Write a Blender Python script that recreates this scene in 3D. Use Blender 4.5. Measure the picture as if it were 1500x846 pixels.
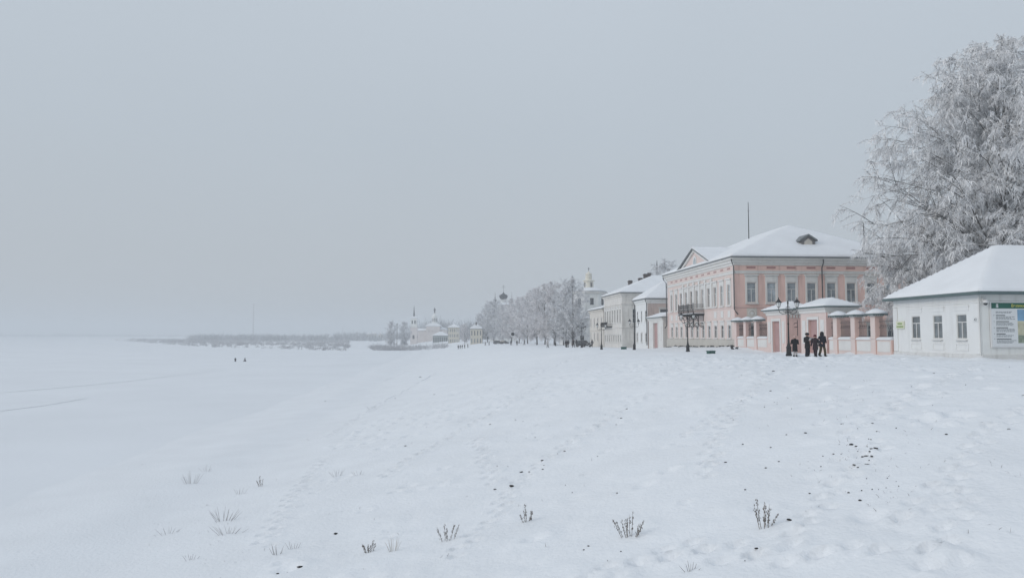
import bpy, bmesh, math, random
import numpy as np
from mathutils import Vector, Matrix

R = math.radians
sc = bpy.context.scene
for o in list(bpy.data.objects):
    bpy.data.objects.remove(o)
C = sc.collection

# ---------------------------------------------------------------- camera, sky, sun, exposure
FPX, CX, CY, HOR = 1100.0, 750.0, 423.0, 490.0        # photo pixels (1500 x 846)
PITCH = math.atan((HOR - CY) / FPX)
CAMZ = 1.6
cam = bpy.data.cameras.new('camera')
cam.sensor_width = 36.0
cam.lens = 36.0 * FPX / 1500.0
cam.clip_start, cam.clip_end = 0.1, 30000
camo = bpy.data.objects.new('camera', cam)
C.objects.link(camo)
camo.location = (0, 0, CAMZ)
camo.rotation_euler = (R(90) + PITCH, 0, 0)
sc.camera = camo

SUN_EL, SUN_AZ = 25.0, 248.0                          # azimuth clockwise from +Y (the view direction)
world = bpy.data.worlds.new('World')
sc.world = world
world.use_nodes = True
wn, wl = world.node_tree.nodes, world.node_tree.links
wn.clear()
w_out = wn.new('ShaderNodeOutputWorld')
w_bg = wn.new('ShaderNodeBackground')
w_bg.inputs['Strength'].default_value = 0.1
w_sky = wn.new('ShaderNodeTexSky')
w_sky.sky_type = 'NISHITA'
w_sky.sun_disc = False
w_sky.sun_elevation = R(SUN_EL)
w_sky.sun_rotation = R(SUN_AZ)
w_sky.air_density = 1.0
w_sky.dust_density = 4.0
w_geo = wn.new('ShaderNodeTexCoord')
w_sep = wn.new('ShaderNodeSeparateXYZ')
w_ramp = wn.new('ShaderNodeValToRGB')                  # the cloud deck: a little brighter and bluer overhead
w_ramp.color_ramp.elements[0].position = 0.0
w_ramp.color_ramp.elements[0].color = (0.455, 0.486, 0.518, 1)
w_ramp.color_ramp.elements[1].position = 0.75
w_ramp.color_ramp.elements[1].color = (0.585, 0.65, 0.725, 1)
e = w_ramp.color_ramp.elements.new(0.25)
e.color = (0.482, 0.538, 0.594, 1)
w_noise = wn.new('ShaderNodeTexNoise')                 # very soft unevenness of the cloud deck
w_noise.inputs['Scale'].default_value = 1.6
w_noise.inputs['Detail'].default_value = 3
w_nr = wn.new('ShaderNodeMapRange')
w_nr.inputs['To Min'].default_value = 9.4
w_nr.inputs['To Max'].default_value = 10.6
w_sc = wn.new('ShaderNodeVectorMath'); w_sc.operation = 'SCALE'
w_mix = wn.new('ShaderNodeMix'); w_mix.data_type = 'RGBA'
w_mix.inputs[0].default_value = 0.93
wl.new(w_geo.outputs['Generated'], w_sep.inputs[0])
wl.new(w_sep.outputs['Z'], w_ramp.inputs['Fac'])
wl.new(w_geo.outputs['Generated'], w_noise.inputs['Vector'])
wl.new(w_noise.outputs['Fac'], w_nr.inputs['Value'])
wl.new(w_ramp.outputs['Color'], w_sc.inputs[0])
wl.new(w_nr.outputs['Result'], w_sc.inputs['Scale'])
wl.new(w_sky.outputs['Color'], w_mix.inputs[6])
wl.new(w_sc.outputs['Vector'], w_mix.inputs[7])
wl.new(w_mix.outputs[2], w_bg.inputs['Color'])
wl.new(w_bg.outputs['Background'], w_out.inputs['Surface'])

sun = bpy.data.lights.new('sun', 'SUN')
sun.energy = 1.0
sun.angle = R(22)
sun.color = (1.0, 0.95, 0.89)
suno = bpy.data.objects.new('sun', sun)
C.objects.link(suno)
az, el = R(SUN_AZ), R(SUN_EL)
sdir = Vector((math.sin(az) * math.cos(el), math.cos(az) * math.cos(el), math.sin(el)))
suno.rotation_euler = sdir.to_track_quat('Z', 'Y').to_euler()

sc.view_settings.view_transform = 'Standard'
sc.view_settings.look = 'None'
sc.view_settings.exposure = 0.08
sc.view_settings.gamma = 1.0
sc.view_settings.use_curve_mapping = False
sc.render.engine = 'CYCLES'
cy = sc.cycles
cy.max_bounces = 6
cy.diffuse_bounces = 3
cy.glossy_bounces = 2
cy.transmission_bounces = 2
cy.volume_bounces = 2
cy.transparent_max_bounces = 6
cy.use_denoising = True
cy.caustics_reflective = False
cy.caustics_refractive = False

# ---------------------------------------------------------------- pixel -> place, street frame, terrain
TILT = 0.0773                                          # the street runs away along (-TILT, 1)
NRM = math.sqrt(1 + TILT * TILT)
ANG = math.atan(TILT)
RIVER = -6.8

def ray(px, py):
    u, v = (px - CX) / FPX, (CY - py) / FPX
    return Vector((u, math.cos(PITCH) - v * math.sin(PITCH), math.sin(PITCH) + v * math.cos(PITCH)))

def at(px, py, Y):
    d = ray(px, py)
    return Vector((0, 0, CAMZ)) + d * (Y / d.y)

def on_line(px, line=33.4):                            # depth Y at which a pixel column meets a line parallel to the street
    return line / ((px - CX) / FPX + TILT)

def st(X, Y):                                          # world -> street (s across, t along)
    return (X + TILT * Y) / NRM, (Y - TILT * X) / NRM

def ws(s, t):                                          # street -> world
    return (s - TILT * t) / NRM, (TILT * s + t) / NRM

def sstep(a, b, x):
    t = np.clip((np.asarray(x, float) - a) / (b - a), 0, 1)
    return t * t * (3 - 2 * t)

def softclamp(u, k=0.06):                              # 0..1 ramp with rounded ends
    sp = lambda x: np.log1p(np.exp(np.clip(x / k, -40, 40))) * k
    return sp(u) - sp(u - 1)

_rg = np.random.default_rng(5)
_lat = _rg.random((256, 256))
def vnoise(x, y):                                      # value noise, -1..1
    x = np.asarray(x, float); y = np.asarray(y, float)
    xi, yi = np.floor(x).astype(int), np.floor(y).astype(int)
    fx, fy = x - xi, y - yi
    fx = fx * fx * (3 - 2 * fx); fy = fy * fy * (3 - 2 * fy)
    g = lambda a, b: _lat[a & 255, b & 255]
    return ((g(xi, yi) * (1 - fx) + g(xi + 1, yi) * fx) * (1 - fy) + (g(xi, yi + 1) * (1 - fx) + g(xi + 1, yi + 1) * fx) * fy) * 2 - 1

def street_z(Y):
    Y = np.asarray(Y, float)
    d = np.clip(Y - 58, 0, None)
    return -2.6 * (1 - np.exp(-d / 190.0))

def spit_d(X, Y):                                      # distance landward of the far spit's shore
    p = [(-70, 372), (-130, 430), (-210, 513), (-541, 1027), (-900, 1500)]
    best = None
    ys = np.interp(-np.asarray(X, float), [-a for a, _ in p], [b for _, b in p])
    d = (np.asarray(Y, float) - ys) * 0.6
    d = np.minimum(d, (-66 - np.asarray(X, float) - 0.10 * (np.asarray(Y, float) - 372)) * 0.8)
    d = np.minimum(d, (1500 - np.asarray(Y, float)))
    return d

def G0(X, Y):
    X = np.asarray(X, float); Y = np.asarray(Y, float)
    bend = -np.clip(Y - 330, 0, 450) ** 2 * 0.00038
    s = (X + TILT * Y - bend) / NRM
    top = street_z(Y)
    u = (s + 17.5) / 41.0
    f = softclamp(u + 0.012 * vnoise(X / 14, Y / 14), 0.05 + 0.07 * (1 - sstep(0.3, 0.7, u)))
    f = f + 0.55 * (sstep(0.02, 1.0, u) - np.clip(u, 0, 1)) * sstep(0.0, 0.15, u)
    low = RIVER - 0.30
    z = low + (top - low) * f
    z = z + 0.38 * sstep(27.5, 32.5, s) * sstep(78, 88, Y) * (1 - sstep(112, 122, Y))
    near = 1 - sstep(150, 400, Y)
    z = z + near * (0.10 * vnoise(X / 5.1, Y / 6.3) + 0.22 * vnoise(X / 11.7 + 9, Y / 13.1)) * sstep(-14, 4, s) * (1 - 0.75 * sstep(22, 27, s))
    mound = -0.52 * np.clip(Y - 1.8, 0, None) - 0.35 * np.clip(-10 - X, 0, None)
    mound = np.where(Y > 14, -99, mound)
    k = 0.5
    z = np.where(mound > z - 4, np.logaddexp(z / k, np.maximum(mound, z - 30) / k) * k, z)
    sd = spit_d(X, Y)
    z = np.maximum(z, np.where(sd > 0, RIVER + 1.3 * sstep(0, 25, sd), -99))
    z = np.maximum(z, np.where(Y > 2450, RIVER + 2.2 * sstep(2450, 2520, Y + 0.05 * X), -99))
    return z

def hit(px, py, y0=9.0, y1=900.0):
    d = ray(px, py); d = d / d.y
    Ys = np.concatenate([np.arange(y0, 80, 0.1), np.arange(80, y1, 0.5)])
    Z = CAMZ + d.z * Ys
    g = np.maximum(G0(d.x * Ys, Ys), RIVER)
    i = np.argmax(Z <= g)
    Y = Ys[i]
    return Vector((d.x * Y, Y, float(g[i])))

def gz(X, Y):
    return float(max(G0(X, Y), RIVER))

# ---------------------------------------------------------------- materials
def lin(r, g, b):
    f = lambda c: ((c / 255 + 0.055) / 1.055) ** 2.4 if c > 10 else c / 255 / 12.92
    return (f(r), f(g), f(b))

M = {}
def mat(name, col, rough=0.8, var=0.12, scale=3.0, bump=0.0, bscale=20.0, rime=0.0, rimecol=(0.74, 0.76, 0.80), rimedir=(-0.93, -0.15, 0.3), metallic=0.0, spec=0.3, island=None, streak=0.0, objrand=0.0):
    m = bpy.data.materials.new(name); m.use_nodes = True
    n, l = m.node_tree.nodes, m.node_tree.links
    b = n['Principled BSDF']
    b.inputs['Roughness'].default_value = rough
    b.inputs['Metallic'].default_value = metallic
    b.inputs['Specular IOR Level'].default_value = spec
    geo = n.new('ShaderNodeNewGeometry')
    tex = n.new('ShaderNodeTexNoise'); tex.inputs['Scale'].default_value = scale; tex.inputs['Detail'].default_value = 5
    l.new(geo.outputs['Position'], tex.inputs['Vector'])
    rmp = n.new('ShaderNodeMapRange')
    rmp.inputs['From Min'].default_value = 0.25; rmp.inputs['From Max'].default_value = 0.75
    rmp.inputs['To Min'].default_value = 1 - var; rmp.inputs['To Max'].default_value = 1 + var * 0.7
    l.new(tex.outputs['Fac'], rmp.inputs['Value'])
    vm = n.new('ShaderNodeVectorMath'); vm.operation = 'SCALE'
    vm.inputs[0].default_value = col
    l.new(rmp.outputs['Result'], vm.inputs['Scale'])
    out = vm.outputs['Vector']
    if objrand:                                        # each pane with its own curtain / reflection tone
        oi = n.new('ShaderNodeObjectInfo'); ro = n.new('ShaderNodeMapRange')
        ro.inputs['To Min'].default_value = 1 - objrand; ro.inputs['To Max'].default_value = 1 + objrand
        l.new(oi.outputs['Random'], ro.inputs['Value'])
        v2 = n.new('ShaderNodeVectorMath'); v2.operation = 'SCALE'
        l.new(out, v2.inputs[0]); l.new(ro.outputs['Result'], v2.inputs['Scale']); out = v2.outputs['Vector']
    if island:                                         # colour differs from one twig / blade to the next
        mx = n.new('ShaderNodeMix'); mx.data_type = 'RGBA'
        l.new(geo.outputs['Random Per Island'], mx.inputs[0])
        l.new(out, mx.inputs[6]); mx.inputs[7].default_value = (*island, 1)
        out = mx.outputs[2]
    if streak:                                         # damp streaks and stains running down plaster
        mp = n.new('ShaderNodeMapping'); mp.inputs['Scale'].default_value = (2.2, 2.2, 0.22)
        l.new(geo.outputs['Position'], mp.inputs['Vector'])
        t2 = n.new('ShaderNodeTexNoise'); t2.inputs['Scale'].default_value = 1.0; t2.inputs['Detail'].default_value = 6
        l.new(mp.outputs['Vector'], t2.inputs['Vector'])
        r2 = n.new('ShaderNodeMapRange'); r2.inputs['From Min'].default_value = 0.52; r2.inputs['From Max'].default_value = 0.75
        r2.inputs['To Max'].default_value = streak
        l.new(t2.outputs['Fac'], r2.inputs['Value'])
        mx = n.new('ShaderNodeMix'); mx.data_type = 'RGBA'
        l.new(r2.outputs['Result'], mx.inputs[0]); l.new(out, mx.inputs[6])
        mx.inputs[7].default_value = (col[0] * 0.62, col[1] * 0.6, col[2] * 0.58, 1)
        out = mx.outputs[2]
    if rime:                                           # hoar frost blown on from one side
        dt = n.new('ShaderNodeVectorMath'); dt.operation = 'DOT_PRODUCT'
        l.new(geo.outputs['Normal'], dt.inputs[0]); dt.inputs[1].default_value = Vector(rimedir).normalized()
        r3 = n.new('ShaderNodeMapRange'); r3.inputs['From Min'].default_value = 0.25; r3.inputs['From Max'].default_value = 0.85
        r3.inputs['To Max'].default_value = rime
        l.new(dt.outputs['Value'], r3.inputs['Value'])
        t3 = n.new('ShaderNodeTexNoise'); t3.inputs['Scale'].default_value = 0.8; t3.inputs['Detail'].default_value = 6
        l.new(geo.outputs['Position'], t3.inputs['Vector'])
        r4 = n.new('ShaderNodeMapRange'); r4.inputs['From Min'].default_value = 0.3; r4.inputs['From Max'].default_value = 0.7
        r4.inputs['To Min'].default_value = 0.72; r4.inputs['To Max'].default_value = 1.0
        l.new(t3.outputs['Fac'], r4.inputs['Value'])
        mu = n.new('ShaderNodeMath'); mu.operation = 'MULTIPLY'
        l.new(r3.outputs['Result'], mu.inputs[0]); l.new(r4.outputs['Result'], mu.inputs[1])
        mx = n.new('ShaderNodeMix'); mx.data_type = 'RGBA'
        l.new(mu.outputs[0], mx.inputs[0]); l.new(out, mx.inputs[6]); mx.inputs[7].default_value = (*rimecol, 1)
        out = mx.outputs[2]
    l.new(out, b.inputs['Base Color'])
    if bump:
        t4 = n.new('ShaderNodeTexNoise'); t4.inputs['Scale'].default_value = bscale; t4.inputs['Detail'].default_value = 4
        l.new(geo.outputs['Position'], t4.inputs['Vector'])
        bp = n.new('ShaderNodeBump'); bp.inputs['Strength'].default_value = bump; bp.inputs['Distance'].default_value = 0.05
        l.new(t4.outputs['Fac'], bp.inputs['Height']); l.new(bp.outputs['Normal'], b.inputs['Normal'])
    M[name] = m
    return m

mat('snow', (0.80, 0.825, 0.858), 0.75, 0.04, 0.35, 0.7, 7.0, spec=0.2)
mat('ice_snow', (0.782, 0.808, 0.843), 0.75, 0.04, 0.06, 0.5, 2.5, spec=0.2)  # river copy of the bank snow, its dimmer light put into the colour
mat('roof_snow', (0.775, 0.795, 0.825), 0.75, 0.05, 0.5, 0.25, 3.0, spec=0.2)
mat('packed_snow', (0.76, 0.788, 0.826), 0.7, 0.04, 0.3, 0.2, 6.0, spec=0.2)  # grey of packed snow, with the track groove's shade painted in
mat('pink', (0.76, 0.53, 0.465), 0.85, 0.08, 0.6, 0.12, 25, rime=0.80, rimecol=(0.66, 0.62, 0.61), streak=0.55)
mat('pale_pink', (0.68, 0.48, 0.435), 0.85, 0.08, 0.6, 0.12, 25, rime=0.6, rimecol=(0.72, 0.68, 0.67), streak=0.3)
mat('trim', (0.68, 0.67, 0.64), 0.8, 0.07, 0.9, 0.1, 25, rime=0.4, streak=0.25)
mat('white_wall', (0.76, 0.765, 0.745), 0.85, 0.05, 0.7, 0.12, 22, rime=0.6, rimecol=(0.74, 0.765, 0.80), streak=0.5)
mat('damp_plaster', (0.66, 0.655, 0.635), 0.88, 0.12, 1.6, 0.2, 18, rime=0.45, rimecol=(0.72, 0.745, 0.78), streak=0.8)
mat('cream_wall', (0.62, 0.58, 0.52), 0.85, 0.10, 0.7, 0.15, 22, rime=0.5, rimecol=(0.68, 0.67, 0.66), streak=0.5)
mat('old_wall', (0.66, 0.635, 0.60), 0.88, 0.16, 0.9, 0.15, 15, rime=0.45, rimecol=(0.70, 0.70, 0.70), streak=0.7)
mat('rosy_wall', (0.56, 0.46, 0.42), 0.88, 0.14, 1.2, 0.15, 15, rime=0.4, streak=0.6)
mat('plinth', (0.46, 0.43, 0.375), 0.9, 0.1, 1.2, 0.15, 18, rime=0.25, streak=0.4)
mat('yellow_wall', (0.60, 0.56, 0.475), 0.85, 0.08, 0.8, 0.1, 15, rime=0.3)
mat('cream_gold', (0.71, 0.685, 0.605), 0.7, 0.06, 1.0)
mat('door_pink', (0.40, 0.215, 0.20), 0.7, 0.12, 2.0, 0.1, 30, rime=0.18)
mat('glass', (0.10, 0.125, 0.145), 0.18, 0.3, 0.8, spec=0.6, objrand=0.5)
mat('curtain_glass', (0.25, 0.28, 0.30), 0.22, 0.45, 1.6, spec=0.6, objrand=0.6)
mat('dark_glass', (0.04, 0.045, 0.05), 0.25, 0.2, 1.0, spec=0.5)
mat('roof_metal', (0.19, 0.205, 0.215), 0.6, 0.15, 2.0)
mat('green_roof_metal', (0.10, 0.145, 0.15), 0.6, 0.12, 2.0)
mat('iron', (0.013, 0.013, 0.015), 0.5, 0.2, 5.0, spec=0.4)
mat('iron_rimed', (0.03, 0.03, 0.032), 0.6, 0.2, 5.0, rime=0.25, rimedir=(-0.4, 0, 0.9))
mat('pipe', (0.08, 0.085, 0.09), 0.55, 0.15, 3.0)
mat('brick_chimney', (0.10, 0.085, 0.08), 0.9, 0.2, 4.0, rime=0.3, rimedir=(-0.3, -0.2, 0.9))
mat('dome_dark', (0.05, 0.055, 0.065), 0.5, 0.2, 1.0)
mat('lamp_glass', (0.72, 0.74, 0.74), 0.3, 0.03, 2.0)
mat('bark', (0.11, 0.10, 0.095), 0.9, 0.35, 2.5, 0.3, 14, rime=0.85, rimecol=(0.68, 0.69, 0.71), rimedir=(-0.5, -0.2, 0.85))
mat('frost_twig', (0.92, 0.92, 0.93), 0.9, 0.06, 0.3, island=(0.74, 0.745, 0.76))
mat('frost_twig_rosy', (0.87, 0.855, 0.87), 0.9, 0.10, 0.15, island=(0.61, 0.60, 0.615))
mat('frost_twig_grey', (0.82, 0.825, 0.845), 0.9, 0.10, 0.15, island=(0.53, 0.535, 0.555))
mat('thicket', (0.58, 0.585, 0.61), 0.9, 0.3, 0.03, island=(0.33, 0.33, 0.345))
mat('far_wood', (0.52, 0.54, 0.57), 0.9, 0.3, 0.01, island=(0.27, 0.275, 0.29))
mat('dry_stem', (0.12, 0.10, 0.085), 0.9, 0.3, 12.0, island=(0.26, 0.24, 0.22))
mat('seed_head', (0.11, 0.092, 0.08), 0.95, 0.35, 25.0, island=(0.24, 0.22, 0.205))
mat('frost_stem', (0.30, 0.29, 0.295), 0.95, 0.3, 9.0, island=(0.17, 0.155, 0.15))
mat('straw', (0.34, 0.28, 0.20), 0.9, 0.3, 12.0, island=(0.42, 0.40, 0.37))
mat('earth', (0.030, 0.028, 0.028), 0.95, 0.4, 12.0, 0.4, 30)
mat('green_board', (0.012, 0.105, 0.075), 0.5, 0.05, 2.0)
mat('board_white', (0.70, 0.72, 0.73), 0.5, 0.03, 2.0)
mat('print_grey', (0.19, 0.21, 0.23), 0.7, 0.1, 8.0)
mat('print_dark', (0.06, 0.07, 0.08), 0.7, 0.1, 8.0)
mat('print_blue', (0.20, 0.36, 0.52), 0.6, 0.2, 2.0)
mat('print_field', (0.52, 0.51, 0.38), 0.6, 0.35, 3.0)
mat('print_wood', (0.27, 0.32, 0.25), 0.6, 0.35, 5.0)
mat('print_yellow', (0.62, 0.60, 0.12), 0.6, 0.05, 3.0)
mat('sign_yellow', (0.66, 0.68, 0.54), 0.6, 0.05, 3.0)
mat('sign_green', (0.16, 0.28, 0.05), 0.6, 0.05, 3.0)
mat('green_paint', (0.03, 0.10, 0.085), 0.6, 0.15, 5.0)
mat('camera_white', (0.68, 0.68, 0.68), 0.4, 0.03, 3.0)
mat('skin', (0.50, 0.30, 0.24), 0.6, 0.05, 20)
mat('cloth_black', (0.012, 0.012, 0.015), 0.9, 0.3, 14, 0.2, 40)
mat('cloth_charcoal', (0.022, 0.020, 0.023), 0.9, 0.3, 14, 0.2, 40)
mat('cloth_plum', (0.030, 0.018, 0.024), 0.9, 0.3, 14, 0.2, 40)
mat('cloth_navy', (0.014, 0.016, 0.026), 0.9, 0.3, 14, 0.2, 40)
mat('cloth_maroon', (0.085, 0.012, 0.022), 0.9, 0.2, 14)
mat('cloth_olive', (0.060, 0.050, 0.026), 0.9, 0.25, 14)
mat('cloth_pale', (0.52, 0.50, 0.50), 0.9, 0.1, 14)
mat('cloth_grey', (0.14, 0.14, 0.15), 0.9, 0.2, 14)
mat('cloth_rose', (0.50, 0.36, 0.33), 0.9, 0.1, 14)
mat('paper', (0.75, 0.75, 0.74), 0.8, 0.03, 5)
mat('car_black', (0.012, 0.013, 0.016), 0.35, 0.2, 2, spec=0.5)
mat('car_grey', (0.06, 0.065, 0.075), 0.35, 0.2, 2, spec=0.5)
mat('rubber', (0.012, 0.012, 0.012), 0.9, 0.2, 5)
mat('shed_green', (0.30, 0.33, 0.335), 0.8, 0.15, 0.8)
mat('church_pink', (0.68, 0.625, 0.605), 0.85, 0.08, 0.5, rime=0.3)
mat('wood_grey', (0.20, 0.19, 0.185), 0.9, 0.2, 1.0)

# ---------------------------------------------------------------- mesh building helpers
def link(o, parent=None):
    C.objects.link(o)
    if parent is not None:
        o.parent = parent
    return o

def tag(o, label=None, cat=None, group=None, kind=None):
    if label: o['label'] = label
    if cat: o['category'] = cat
    if group: o['group'] = group
    if kind: o['kind'] = kind
    return o

def thing(name, label, cat, loc=(0, 0, 0), rz=0.0, group=None):
    o = bpy.data.objects.new(name, None)
    o.empty_display_size = 0.3
    link(o)
    o.location = loc; o.rotation_euler = (0, 0, rz)
    return tag(o, label, cat, group)

def copy_tree(o, parent=None):
    c = o.copy(); C.objects.link(c)
    if parent is not None:
        c.parent = parent
    for ch in list(o.children):
        copy_tree(ch, c)
    return c

def np_mesh(name, V, F, m, smooth=False):
    me = bpy.data.meshes.new(name)
    V = np.asarray(V, np.float32); F = np.asarray(F, np.int32)
    k = F.shape[1]
    me.vertices.add(len(V)); me.vertices.foreach_set('co', V.ravel())
    me.loops.add(F.size); me.loops.foreach_set('vertex_index', F.ravel())
    me.polygons.add(len(F))
    me.polygons.foreach_set('loop_start', np.arange(0, F.size, k, dtype=np.int32))
    me.polygons.foreach_set('loop_total', np.full(len(F), k, np.int32))
    if smooth:
        me.polygons.foreach_set('use_smooth', np.ones(len(F), bool))
    me.update(calc_edges=True)
    me.materials.append(m)
    return me

class MB:
    def __init__(s):
        s.v, s.f = [], []
    def add(s, vs, fs):
        b = len(s.v)
        s.v += [tuple(p) for p in vs]
        s.f += [tuple(i + b for i in q) for q in fs]
        return s
    def box(s, x0, x1, y0, y1, z0, z1):
        return s.add([(x0, y0, z0), (x1, y0, z0), (x1, y1, z0), (x0, y1, z0), (x0, y0, z1), (x1, y0, z1), (x1, y1, z1), (x0, y1, z1)],
                     [(0, 3, 2, 1), (4, 5, 6, 7), (0, 1, 5, 4), (1, 2, 6, 5), (2, 3, 7, 6), (3, 0, 4, 7)])
    def prism(s, poly, axis, a, b):                    # 2-D polygon swept along an axis
        n = len(poly)
        mk = {'x': lambda p, q, r: (r, p, q), 'y': lambda p, q, r: (p, r, q), 'z': lambda p, q, r: (p, q, r)}[axis]
        vs = [mk(p, q, a) for p, q in poly] + [mk(p, q, b) for p, q in poly]
        return s.add(vs, [tuple(range(n)), tuple(reversed(range(n, 2 * n)))] + [(i, i + n, (i + 1) % n + n, (i + 1) % n) for i in range(n)])
    def tube(s, pts, rad, n=6, cap=True):
        pts = [Vector(p) for p in pts]
        if not hasattr(rad, '__len__'): rad = [rad] * len(pts)
        b = len(s.v)
        for i, p in enumerate(pts):
            d = (pts[min(i + 1, len(pts) - 1)] - pts[max(i - 1, 0)])
            if d.length < 1e-9: d = Vector((0, 0, 1))
            d.normalize()
            a = d.orthogonal().normalized() if abs(d.z) > 0.99 else Vector((0, 0, 1)).cross(d).normalized()
            c = d.cross(a)
            for k in range(n):
                t = 2 * math.pi * k / n
                s.v.append(tuple(p + (a * math.cos(t) + c * math.sin(t)) * rad[i]))
        for i in range(len(pts) - 1):
            for k in range(n):
                s.f.append((b + i * n + k, b + i * n + (k + 1) % n, b + (i + 1) * n + (k + 1) % n, b + (i + 1) * n + k))
        if cap:
            s.f.append(tuple(reversed(range(b, b + n))))
            s.f.append(tuple(range(b + (len(pts) - 1) * n, b + len(pts) * n)))
        return s
    def lathe(s, prof, c=(0, 0, 0), n=12, rot=0.0):
        b = len(s.v)
        for r, z in prof:
            for k in range(n):
                t = 2 * math.pi * k / n + rot
                s.v.append((c[0] + r * math.cos(t), c[1] + r * math.sin(t), c[2] + z))
        for i in range(len(prof) - 1):
            for k in range(n):
                s.f.append((b + i * n + k, b + i * n + (k + 1) % n, b + (i + 1) * n + (k + 1) % n, b + (i + 1) * n + k))
        s.f.append(tuple(reversed(range(b, b + n))))
        s.f.append(tuple(range(b + (len(prof) - 1) * n, b + len(prof) * n)))
        return s
    def ring(s, x0, x1, y0, y1, prof):                 # moulding: profile (out, z) mitred round a rectangle
        b = len(s.v)
        for o, z in prof:
            s.v += [(x0 - o, y0 - o, z), (x1 + o, y0 - o, z), (x1 + o, y1 + o, z), (x0 - o, y1 + o, z)]
        for i in range(len(prof) - 1):
            for k in range(4):
                s.f.append((b + i * 4 + k, b + i * 4 + (k + 1) % 4, b + (i + 1) * 4 + (k + 1) % 4, b + (i + 1) * 4 + k))
        return s
    def build(s, name, m, parent=None, smooth=False, bevel=0.0):
        me = bpy.data.meshes.new(name)
        me.from_pydata(s.v, [], s.f)
        bm = bmesh.new(); bm.from_mesh(me)
        bmesh.ops.recalc_face_normals(bm, faces=bm.faces)
        if bevel:
            bmesh.ops.bevel(bm, geom=[e for e in bm.edges if e.is_manifold and e.calc_face_angle(0) > 0.5], offset=bevel, segments=1, affect='EDGES')
        bm.to_mesh(me); bm.free()
        if smooth:
            me.polygons.foreach_set('use_smooth', np.ones(len(me.polygons), bool))
        me.materials.append(m if not isinstance(m, str) else M[m])
        o = bpy.data.objects.new(name, me)
        return link(o, parent)

def share(name, me, parent=None, loc=(0, 0, 0), rz=0.0, scale=None):
    o = bpy.data.objects.new(name, me); link(o, parent)
    o.location = loc; o.rotation_euler = (0, 0, rz)
    if scale is not None: o.scale = scale
    return o
# ---------------------------------------------------------------- ground, river
TRAILS_PX = [[(388, 800), (400, 770), (425, 735), (450, 700), (478, 672)],
             [(665, 815), (720, 765), (752, 715), (790, 680), (850, 640), (912, 600), (960, 575)],
             [(700, 640), (712, 672), (726, 712)],
             [(760, 560), (840, 525), (905, 520)], [(560, 560), (620, 530), (690, 512)],
             [(1000, 640), (1080, 590), (1140, 545), (1180, 526)], [(1500, 600), (1440, 640), (1390, 700), (1330, 780)],
             [(1240, 640), (1300, 600), (1380, 560), (1440, 532)], [(1150, 800), (1210, 730), (1260, 680), (1310, 640)],
             [(1420, 720), (1380, 790), (1330, 850)], [(1030, 700), (1050, 640), (1100, 575)], [(900, 846), (1010, 800), (1150, 812), (1300, 805), (1480, 820)], [(860, 846), (960, 810), (1100, 822), (1260, 818)], [(560, 700), (640, 650), (730, 600), (800, 560)], [(480, 640), (560, 590), (640, 545)], [(1210, 524), (1320, 535), (1480, 545)], [(1195, 524), (1100, 530), (960, 520)]]
DENTS = []
_r = np.random.default_rng(77)
for tr in TRAILS_PX:
    pts = [hit(*p) for p in tr]
    side = 1
    for a, b in zip(pts[:-1], pts[1:]):
        L = (b - a).xy.length; n = max(1, int(L / 0.55))
        d = (b - a).xy / max(L, 1e-6)
        for k in range(n):
            q = a.lerp(b, k / n); side = -side
            DENTS.append((q.x - d.y * 0.16 * side + _r.normal(0, .06), q.y + d.x * 0.16 * side + _r.normal(0, .06), 0.165, 0.10 + 0.06 * _r.random()))
for k in range(1300):                                   # trodden, lumpy snow on the slope and along the promenade
    Y = _r.uniform(10, 80) if k % 3 else _r.uniform(48, 66); s_ = _r.choice([_r.uniform(14, 31), _r.uniform(-8, 20)], p=[.62, .38])
    X = s_ * NRM - TILT * Y
    DENTS.append((X, Y, _r.uniform(.12, .36), _r.choice([-1, 1], p=[.3, .7]) * _r.uniform(.025, .11)))

def graded(lo, a, b, hi, step, grow, start=None):
    mid = list(np.arange(a, b, step))
    up, s_ = [b], step
    while up[-1] < hi:
        s_ *= grow; up.append(up[-1] + s_)
    dn, s_ = [a], start or step
    while dn[-1] > lo:
        s_ *= grow; dn.append(dn[-1] - s_)
    return np.array(sorted(dn[1:]) + mid + up)
gx = graded(-5200, -22, 38, 5200, 0.15, 1.06)
gy = np.concatenate([graded(-120, 9.5, 36, 36, 0.13, 1.05, 0.6)[:-1], graded(36, 36.05, 64, 5200, 0.22, 1.035)[1:]])
gy = np.unique(gy)
XX, YY = np.meshgrid(gx, gy)
ZZ = G0(XX, YY)
fine = 0.65 * (1 - sstep(70, 130, YY)) * sstep(-15, 6, XX + TILT * YY)
ZZ = ZZ + fine * (0.06 * vnoise(XX / 1.3, YY / 1.7) + (0.03 + 0.04 * sstep(-.1, .5, vnoise(XX / 7 + 30, YY / 8))) * vnoise(XX / 0.5 + 3, YY / 0.62) + 0.035 * sstep(0, .6, vnoise(XX / 5 + 70, YY / 4)) * vnoise(XX / 0.24, YY / 0.28))
SS = (XX + TILT * YY) / NRM; TT = (YY - TILT * XX) / NRM
ZZ = ZZ + (0.05 + 0.13 * (vnoise(TT / 1.1, SS * 0 + 2) * .5 + .5) + 0.08 * vnoise(TT / .4, SS)) * np.exp(-((SS - 33.1) / .55) ** 2) * sstep(43, 46, TT) * (1 - sstep(100, 160, TT))   # drifts banked along the walls
t_h = 1.003 * on_line(1437) - 2.57
ZZ = ZZ + (0.04 + 0.12 * (vnoise(SS / 1.2, TT * 0 + 5) * .5 + .5)) * np.exp(-((TT - t_h) / .6) ** 2) * sstep(32, 33, SS) * (1 - sstep(50, 53, SS))
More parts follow.
